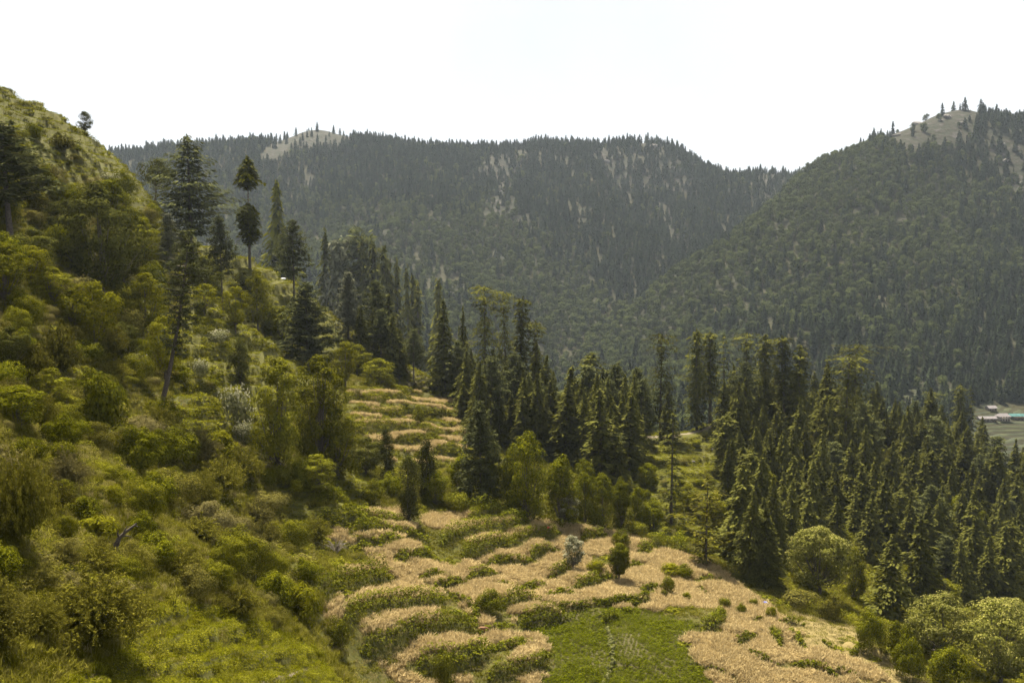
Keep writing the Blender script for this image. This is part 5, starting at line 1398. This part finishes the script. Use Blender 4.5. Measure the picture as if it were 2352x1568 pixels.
# ------------------------------------------------------------------ rocks
def rock_mesh(seed, sx, sy, sz):
    rng = np.random.default_rng(seed); import bmesh
    bm = bmesh.new(); bmesh.ops.create_icosphere(bm, subdivisions=3, radius=1.0)
    for v in bm.verts:
        p = np.array(v.co); n_ = fbm(np.array([p[0] * 1.3 + p[2] * 2 + seed]), np.array([p[1] * 1.3 - p[2]]), 3, seed)[0]
        k = 0.62 + 0.75 * round(n_ * 7) / 7
        v.co = (p[0] * k * sx, p[1] * k * sy, p[2] * k * sz)
    me = bpy.data.meshes.new('rock'); bm.to_mesh(me); bm.free(); me.materials.append(M['rock']); return me
ROCKS = [rock_mesh(i, 1, 0.9, 0.7) for i in (1, 2, 3)]
for i, (u, v, w, lab) in enumerate(((1147,442,16,'white rock outcrop in the scree gully of the long ridge'),(1128,408,11,'upper grey rock of the scree gully'),(1160,420,8,'grey rock beside the white outcrop'),
        (1150,470,7,'lower grey rock of the scree gully'),(1375,352,16,'pale cliff face high on the long ridge'),(1395,372,14,'lower pale cliff face high on the long ridge'),(1455,452,9,'pale rock on the long ridge under the cliffs'),
        (1500,338,18,'rocky knob on the skyline of the long ridge'),(1535,505,8,'pale rock beside the far gully'),(1335,515,7,'pale streak of rock in the middle of the long ridge'))):
    X, Y, Z = far_hit(u, v, a_h, 1300, 2900); o = obj('rock_outcrop', ROCKS[i % 3], loc=(X, Y, Z + 1), category='rock', label=lab)
    k = w * Y / F / 2; o.scale = (k * 1.15, k * 0.6, k * 0.95); o.rotation_euler = (0.3, 0.1, i * 1.3)
for i, (u, v, w, lab) in enumerate(((2110,285,30,'craggy band on the left flank of the rocky mountain top'),(2175,268,28,'craggy hump at the rocky mountain top'),(2205,285,20,'lower crag under the rocky mountain top'),(2060,312,24,'grey crag where the mountain top meets the trees'),
        (2310,370,22,'grey crag in the brown slope at the right edge'),(2335,420,20,'lower grey crag in the brown slope at the right edge'),(2300,330,18,'upper grey crag in the brown slope at the right edge'),(1795,528,10,'pale rock showing through the mountain forest'),(2075,505,12,'pale rock in the forest clearing of the nearer mountain'))):
    X, Y, Z = far_hit(u, v, b_h, 1200, 2500); o = obj('rock_outcrop', ROCKS[i % 3], loc=(X, Y, Z - 1), category='rock', label=lab)
    k = w * Y / F / 2; o.scale = (k * 1.2, k * 0.7, k * 0.6); o.rotation_euler = (0.35, 0, i * 1.1)
for i, (u, v, w) in enumerate(((1562,1062,10),(1575,1066,8),(1592,1060,11),(1605,1055,10),(1618,1050,9),(1584,1068,7),(1642,1022,14),(1650,1030,11),(1637,1032,9))):
    X, Y, Z = spot(u, v, None); o = obj('boulder', ROCKS[i % 3], loc=(X, Y, Z + 0.1), category='rock', label='weathered stone in the tumbled line on the saddle clearing', group='stones on the saddle clearing')
    k = w * Y / F / 2; o.scale = (k, k * 0.8, k * 0.7); o.rotation_euler = (0, 0, i * 0.9)
M['white_rock'] = plainmat('white_cloth', (0.70, 0.70, 0.68), (0.80, 0.80, 0.79), 3)
X, Y, Z = spot(650, 643, None)
wr = rock_mesh(9, 1.3, 0.8, 0.5); wr.materials.clear(); wr.materials.append(M['white_rock'])
o = obj('white_stone', wr, loc=(X, Y, Z + 0.4), category='rock', label='small white stone on the terraces beside the lopped trees'); o.scale = (0.75, 0.75, 0.75)
# ------------------------------------------------------------------ dead wood
X, Y, Z = spot(263, 1272, None); k = Y / F
T = Tubes(); px = lambda du, dv, dy=0: (du * k, dy, dv * k)
T.add([px(0, -6), px(4, 20), px(10, 34), px(14, 42)], np.array([7, 6, 5.5, 4.5]) * k, 8)
T.add([px(12, 38), px(26, 52, .2), px(40, 62, .3), px(50, 70, .4)], np.array([4.2, 3.6, 2.8, 2.2]) * k, 6)
T.add([px(12, 38), px(10, 50, -.2), px(14, 58, -.3)], np.array([3.2, 2.2, 1.2]) * k, 6)
T.add([px(22, 48), px(28, 60, -.1), px(34, 68, -.2)], np.array([2.4, 1.6, 0.8]) * k, 5)
T.add([px(16, 42), px(28, 42, .3), px(34, 39, .5)], np.array([2, 1.4, 0.9]) * k, 5)
T.add([px(46, 66, .3), px(54, 64, .3)], np.array([1.6, 1.1]) * k, 5)
obj('dead_stump', T.mesh('dead_stump', M['bark']), loc=(X, Y, Z), category='stump', label='dark lopped dead tree trunk sticking out of the scrub')
X, Y, Z = spot(772, 1275, None); k = Y / F; rq = np.random.default_rng(77); T = Tubes()
for i in range(70):
    az = rq.random() * 6.283; r_ = 34 * k * (0.3 + 0.7 * rq.random()); hh = 46 * k * (0.4 + 0.6 * rq.random()); q = np.linspace(0, 1, 5)
    T.add(np.stack([np.cos(az) * r_ * q ** 1.3, np.sin(az) * r_ * q ** 1.3 * 0.8, hh * (1.6 * q - 0.75 * q * q)], -1), np.linspace(0.045, 0.02, 5), 3)
obj('dry_twigs', T.mesh('dry_twigs', M['twig']), loc=(X, Y, Z), category='dead shrub', label='pale heap of dry bare twigs at the edge of the wheat')
# ------------------------------------------------------------------ umbrella-like blue dome
M['blue'] = plainmat('blue_cloth', (0.05, 0.08, 0.42), (0.09, 0.13, 0.55), 3, 0.6)
M['paleblue'] = plainmat('pale_blue_cloth', (0.45, 0.50, 0.78), (0.62, 0.66, 0.88), 3, 0.6)
X, Y, Z = spot(1757, 1392, None); R_ = 9.0 * Y / F
dome = obj('sun_umbrella', None, loc=(X, Y, Z), category='umbrella', label='small blue and white dome shade set down on the stubble by the wood')
for g in range(8):
    a0, a1 = g * math.pi / 4, (g + 1) * math.pi / 4; V = []; nr, na = 7, 5
    for i in range(nr):
        e = (math.pi / 2) * (1 - i / (nr - 1)) ; e = math.pi / 2 - (math.pi / 2 - 0.12) * i / (nr - 1)
        for j in range(na):
            a = a0 + (a1 - a0) * j / (na - 1); sag = 1 - 0.07 * math.sin(math.pi * j / (na - 1)) * (i / (nr - 1))
            V.append((math.cos(a) * math.cos(e) * R_ * sag, math.sin(a) * math.cos(e) * R_ * sag, 0.25 + math.sin(e) * R_ * 1.05 * sag))
    f = [(i * na + j, i * na + j + 1, (i + 1) * na + j + 1, (i + 1) * na + j) for i in range(nr - 1) for j in range(na - 1)]
    obj('panel', make_mesh('panel', V, np.array(f), M['paleblue' if g in (2, 7) else 'blue'], smooth=True), dome)
T = Tubes(); T.add([(0, 0, -0.3), (0, 0, 0.25 + R_ * 1.12)], [0.03, 0.03], 6); obj('pole', T.mesh('pole', M['steel']), dome)
# ------------------------------------------------------------------ people and animals (one skinned body each)
def skinned(name, verts, edges, radii, mats, pickmat, sub=2):
    me = bpy.data.meshes.new(name); me.from_pydata(verts, edges, []); o = bpy.data.objects.new(name + '_rig', me); COL.objects.link(o)
    sk = o.modifiers.new('skin', 'SKIN'); ss = o.modifiers.new('sub', 'SUBSURF'); ss.levels = sub; ss.render_levels = sub
    for i, d in enumerate(me.skin_vertices[0].data):
        r_ = radii[i]; d.radius = (r_, r_) if not isinstance(r_, tuple) else r_
        d.use_root = (i == 0)
    dg = bpy.context.evaluated_depsgraph_get(); dg.update()
    out = bpy.data.meshes.new_from_object(o.evaluated_get(dg)); out.name = name
    bpy.data.objects.remove(o)
    out.materials.clear()
    for m in mats: out.materials.append(m)
    for p in out.polygons:
        p.material_index = pickmat(p.center); p.use_smooth = True
    return out
M['skin'] = plainmat('skin', (0.30, 0.18, 0.12), (0.36, 0.22, 0.15), 4, 0.6)
M['whiteshirt'] = plainmat('white_shirt', (0.66, 0.66, 0.72), (0.78, 0.78, 0.82), 5)
M['redshirt'] = plainmat('red_clothing', (0.50, 0.07, 0.05), (0.62, 0.12, 0.09), 5)
M['trousers'] = plainmat('dark_trousers', (0.05, 0.045, 0.06), (0.10, 0.09, 0.11), 5)
M['hair'] = plainmat('black_hair', (0.008, 0.007, 0.006), (0.02, 0.018, 0.016), 8)
def person(u, v, bend, shirt, label, face):
    X, Y, Z = spot(u, v, None)
    sB, cB = math.sin(bend), math.cos(bend)
    def T_(x, y, z):                      # bend the upper body forward (towards +y) at the hip, z above hip
        return (x, y * cB + z * sB, 0.92 + z * cB - y * sB)
    V = [(0, 0, 0.92)]; R = [0.13]; E = []
    def add(p, r, par): V.append(p); R.append(r); E.append((par, len(V) - 1)); return len(V) - 1
    w = add(T_(0, 0, 0.18), 0.125, 0); ch = add(T_(0, 0, 0.38), 0.15, w); nk = add(T_(0, 0.01, 0.54), 0.06, ch)
    h1 = add(T_(0, 0.03, 0.62), 0.085, nk); h2 = add(T_(0, 0.03, 0.73), 0.095, h1); add(T_(0, 0.12, 0.66), 0.03, h1)
    for sx in (-1, 1):
        sh = add(T_(sx * 0.19, 0, 0.46), 0.065, ch)
        el = add(T_(sx * 0.30, 0.10 + 0.1 * bend, 0.24), 0.048, sh); wr_ = add(T_(sx * 0.30, 0.34, 0.16), 0.034, el); pm = add(T_(sx * 0.30, 0.41, 0.14), 0.036, wr_)
        for q in range(4):
            f1 = add(T_(sx * (0.265 + 0.022 * q), 0.46, 0.135), 0.010, pm); add(T_(sx * (0.265 + 0.022 * q), 0.49 - 0.006 * q, 0.10), 0.008, f1)
        add(T_(sx * 0.245, 0.42, 0.12), 0.011, pm)
        kn_y = 0.05 + 0.22 * bend
        hp = add((sx * 0.10, 0, 0.86), 0.10, 0); kn = add((sx * 0.12, kn_y, 0.48), 0.065, hp); an = add((sx * 0.12, -0.02, 0.09), 0.042, kn); add((sx * 0.13, 0.15, 0.04), 0.038, an)
    hipn = np.array([0, sB, cB])
    def pm_(c):
        t = (c[1]) * sB + (c[2] - 0.92) * cB
        if t > 0.545: return 1
        if (c[1] * cB - (c[2] - 0.92) * sB) > 0.27: return 1
        if t > 0.02 or c[2] > 0.95: return 0
        return 2
    me = skinned('person', V, E, R, [M[shirt], M['skin'], M['trousers']], pm_)
    o = obj('person', me, loc=(X, Y, Z - 0.02), category='person', label=label); o.rotation_euler = (0, 0, face)
    import bmesh
    bm = bmesh.new(); bmesh.ops.create_uvsphere(bm, u_segments=12, v_segments=8, radius=0.108)
    bmesh.ops.delete(bm, geom=[q for q in bm.verts if q.co.z < -0.02 and q.co.y > -0.02], context='VERTS')
    hm2 = bpy.data.meshes.new('hair'); bm.to_mesh(hm2); bm.free(); hm2.materials.append(M['hair'])
    h = obj('hair', hm2, o); h.location = T_(0, 0.0, 0.75); h.rotation_euler = (-bend, 0, 0)
    return o
person(492, 1061, 0.35, 'whiteshirt', 'person in a white shirt bending among the bushes by the footpath', 0.9)
person(1257, 1222, 1.0, 'redshirt', 'person in red stooping on the topmost wheat terrace', -0.8)
M['brownhide'] = plainmat('brown_hide', (0.17, 0.085, 0.045), (0.27, 0.15, 0.08), 2.5)
M['palehide'] = plainmat('dark_hide', (0.08, 0.05, 0.035), (0.16, 0.10, 0.07), 2.5)
def cow_mesh(mats):
    V = [(0, 0, 1.0)]; R = [(0.30, 0.33)]; E = []
    def add(p, r, par): V.append(p); R.append(r); E.append((par, len(V) - 1)); return len(V) - 1
    ch = add((0.45, 0, 1.0), (0.29, 0.36), 0); nk = add((0.75, 0, 1.1), (0.16, 0.22), ch); n2 = add((0.98, 0, 1.02), (0.12, 0.16), nk)
    hd = add((1.16, 0, 0.88), (0.12, 0.14), n2); add((1.36, 0, 0.70), (0.075, 0.08), hd)
    for sy in (-1, 1):
        ea = add((1.06, sy * 0.16, 1.0), 0.04, hd); add((1.03, sy * 0.27, 0.98), 0.025, ea)
        hn = add((1.10, sy * 0.09, 1.05), 0.03, hd); add((1.12, sy * 0.17, 1.18), 0.015, hn)
    rp = add((-0.45, 0, 1.03), (0.28, 0.30), 0)
    tl = add((-0.78, 0, 1.08), 0.05, rp); t2 = add((-0.86, 0, 0.75), 0.03, tl); add((-0.88, 0, 0.42), 0.045, t2)
    for sy in (-1, 1):
        k1 = add((0.50, sy * 0.17, 0.70), 0.12, ch); k2 = add((0.52, sy * 0.17, 0.40), 0.07, k1); k3 = add((0.50, sy * 0.17, 0.12), 0.05, k2); add((0.54, sy * 0.17, 0.03), 0.06, k3)
        q1 = add((-0.48, sy * 0.18, 0.72), 0.16, rp); q2 = add((-0.40, sy * 0.18, 0.58), 0.10, q1); q3 = add((-0.62, sy * 0.18, 0.40), 0.065, q2); q4 = add((-0.58, sy * 0.18, 0.12), 0.05, q3); add((-0.54, sy * 0.18, 0.03), 0.06, q4)
    return skinned('cow', V, E, R, mats, lambda c: 1 if c[2] < 0.45 else 0)
cm_ = cow_mesh([M['brownhide'], M['palehide']])
X, Y, Z = spot(1106, 1455, None)
o = obj('cow', cm_, loc=(X, Y, Z), category='cow', label='brown cow with a pale tail standing between two wheat strips'); o.rotation_euler = (0, 0, 0.15); o.scale = (0.95, 0.95, 0.95)
X, Y, Z = spot(1599, 1300, None)
o = obj('goat', cow_mesh([M['palehide'], M['palehide']]), loc=(X, Y, Z), category='goat', label='small brown animal grazing at the top edge of the stubble'); o.rotation_euler = (0, 0, 0.4); o.scale = (0.5, 0.5, 0.55)

# ------------------------------------------------------------------ haze
hz = [(-1760, 20, -420), (1760, 3320, 420)]
hx0, hy0, hz0 = -2300, -40, -600; hx1, hy1, hz1 = 2300, 3400, 420
hv_ = np.array([(x, y, z) for x in (hx0, hx1) for y in (hy0, hy1) for z in (hz0, hz1)], float)
hf_ = [(0, 1, 3, 2), (4, 6, 7, 5), (0, 4, 5, 1), (2, 3, 7, 6), (0, 2, 6, 4), (1, 5, 7, 3)]
hm_, hn_, hl_, ho_ = newmat('haze_air')
pv = hn_.new('ShaderNodeVolumePrincipled'); pv.inputs['Color'].default_value = (0.74, 0.86, 1.0, 1); pv.inputs['Density'].default_value = 0.000026
pv.inputs['Anisotropy'].default_value = 0.2
hl_.new(pv.outputs[0], ho_.inputs['Volume'])
obj('haze', make_mesh('haze', hv_, np.array(hf_), hm_), kind='stuff', label='thin bluish haze filling the valley')
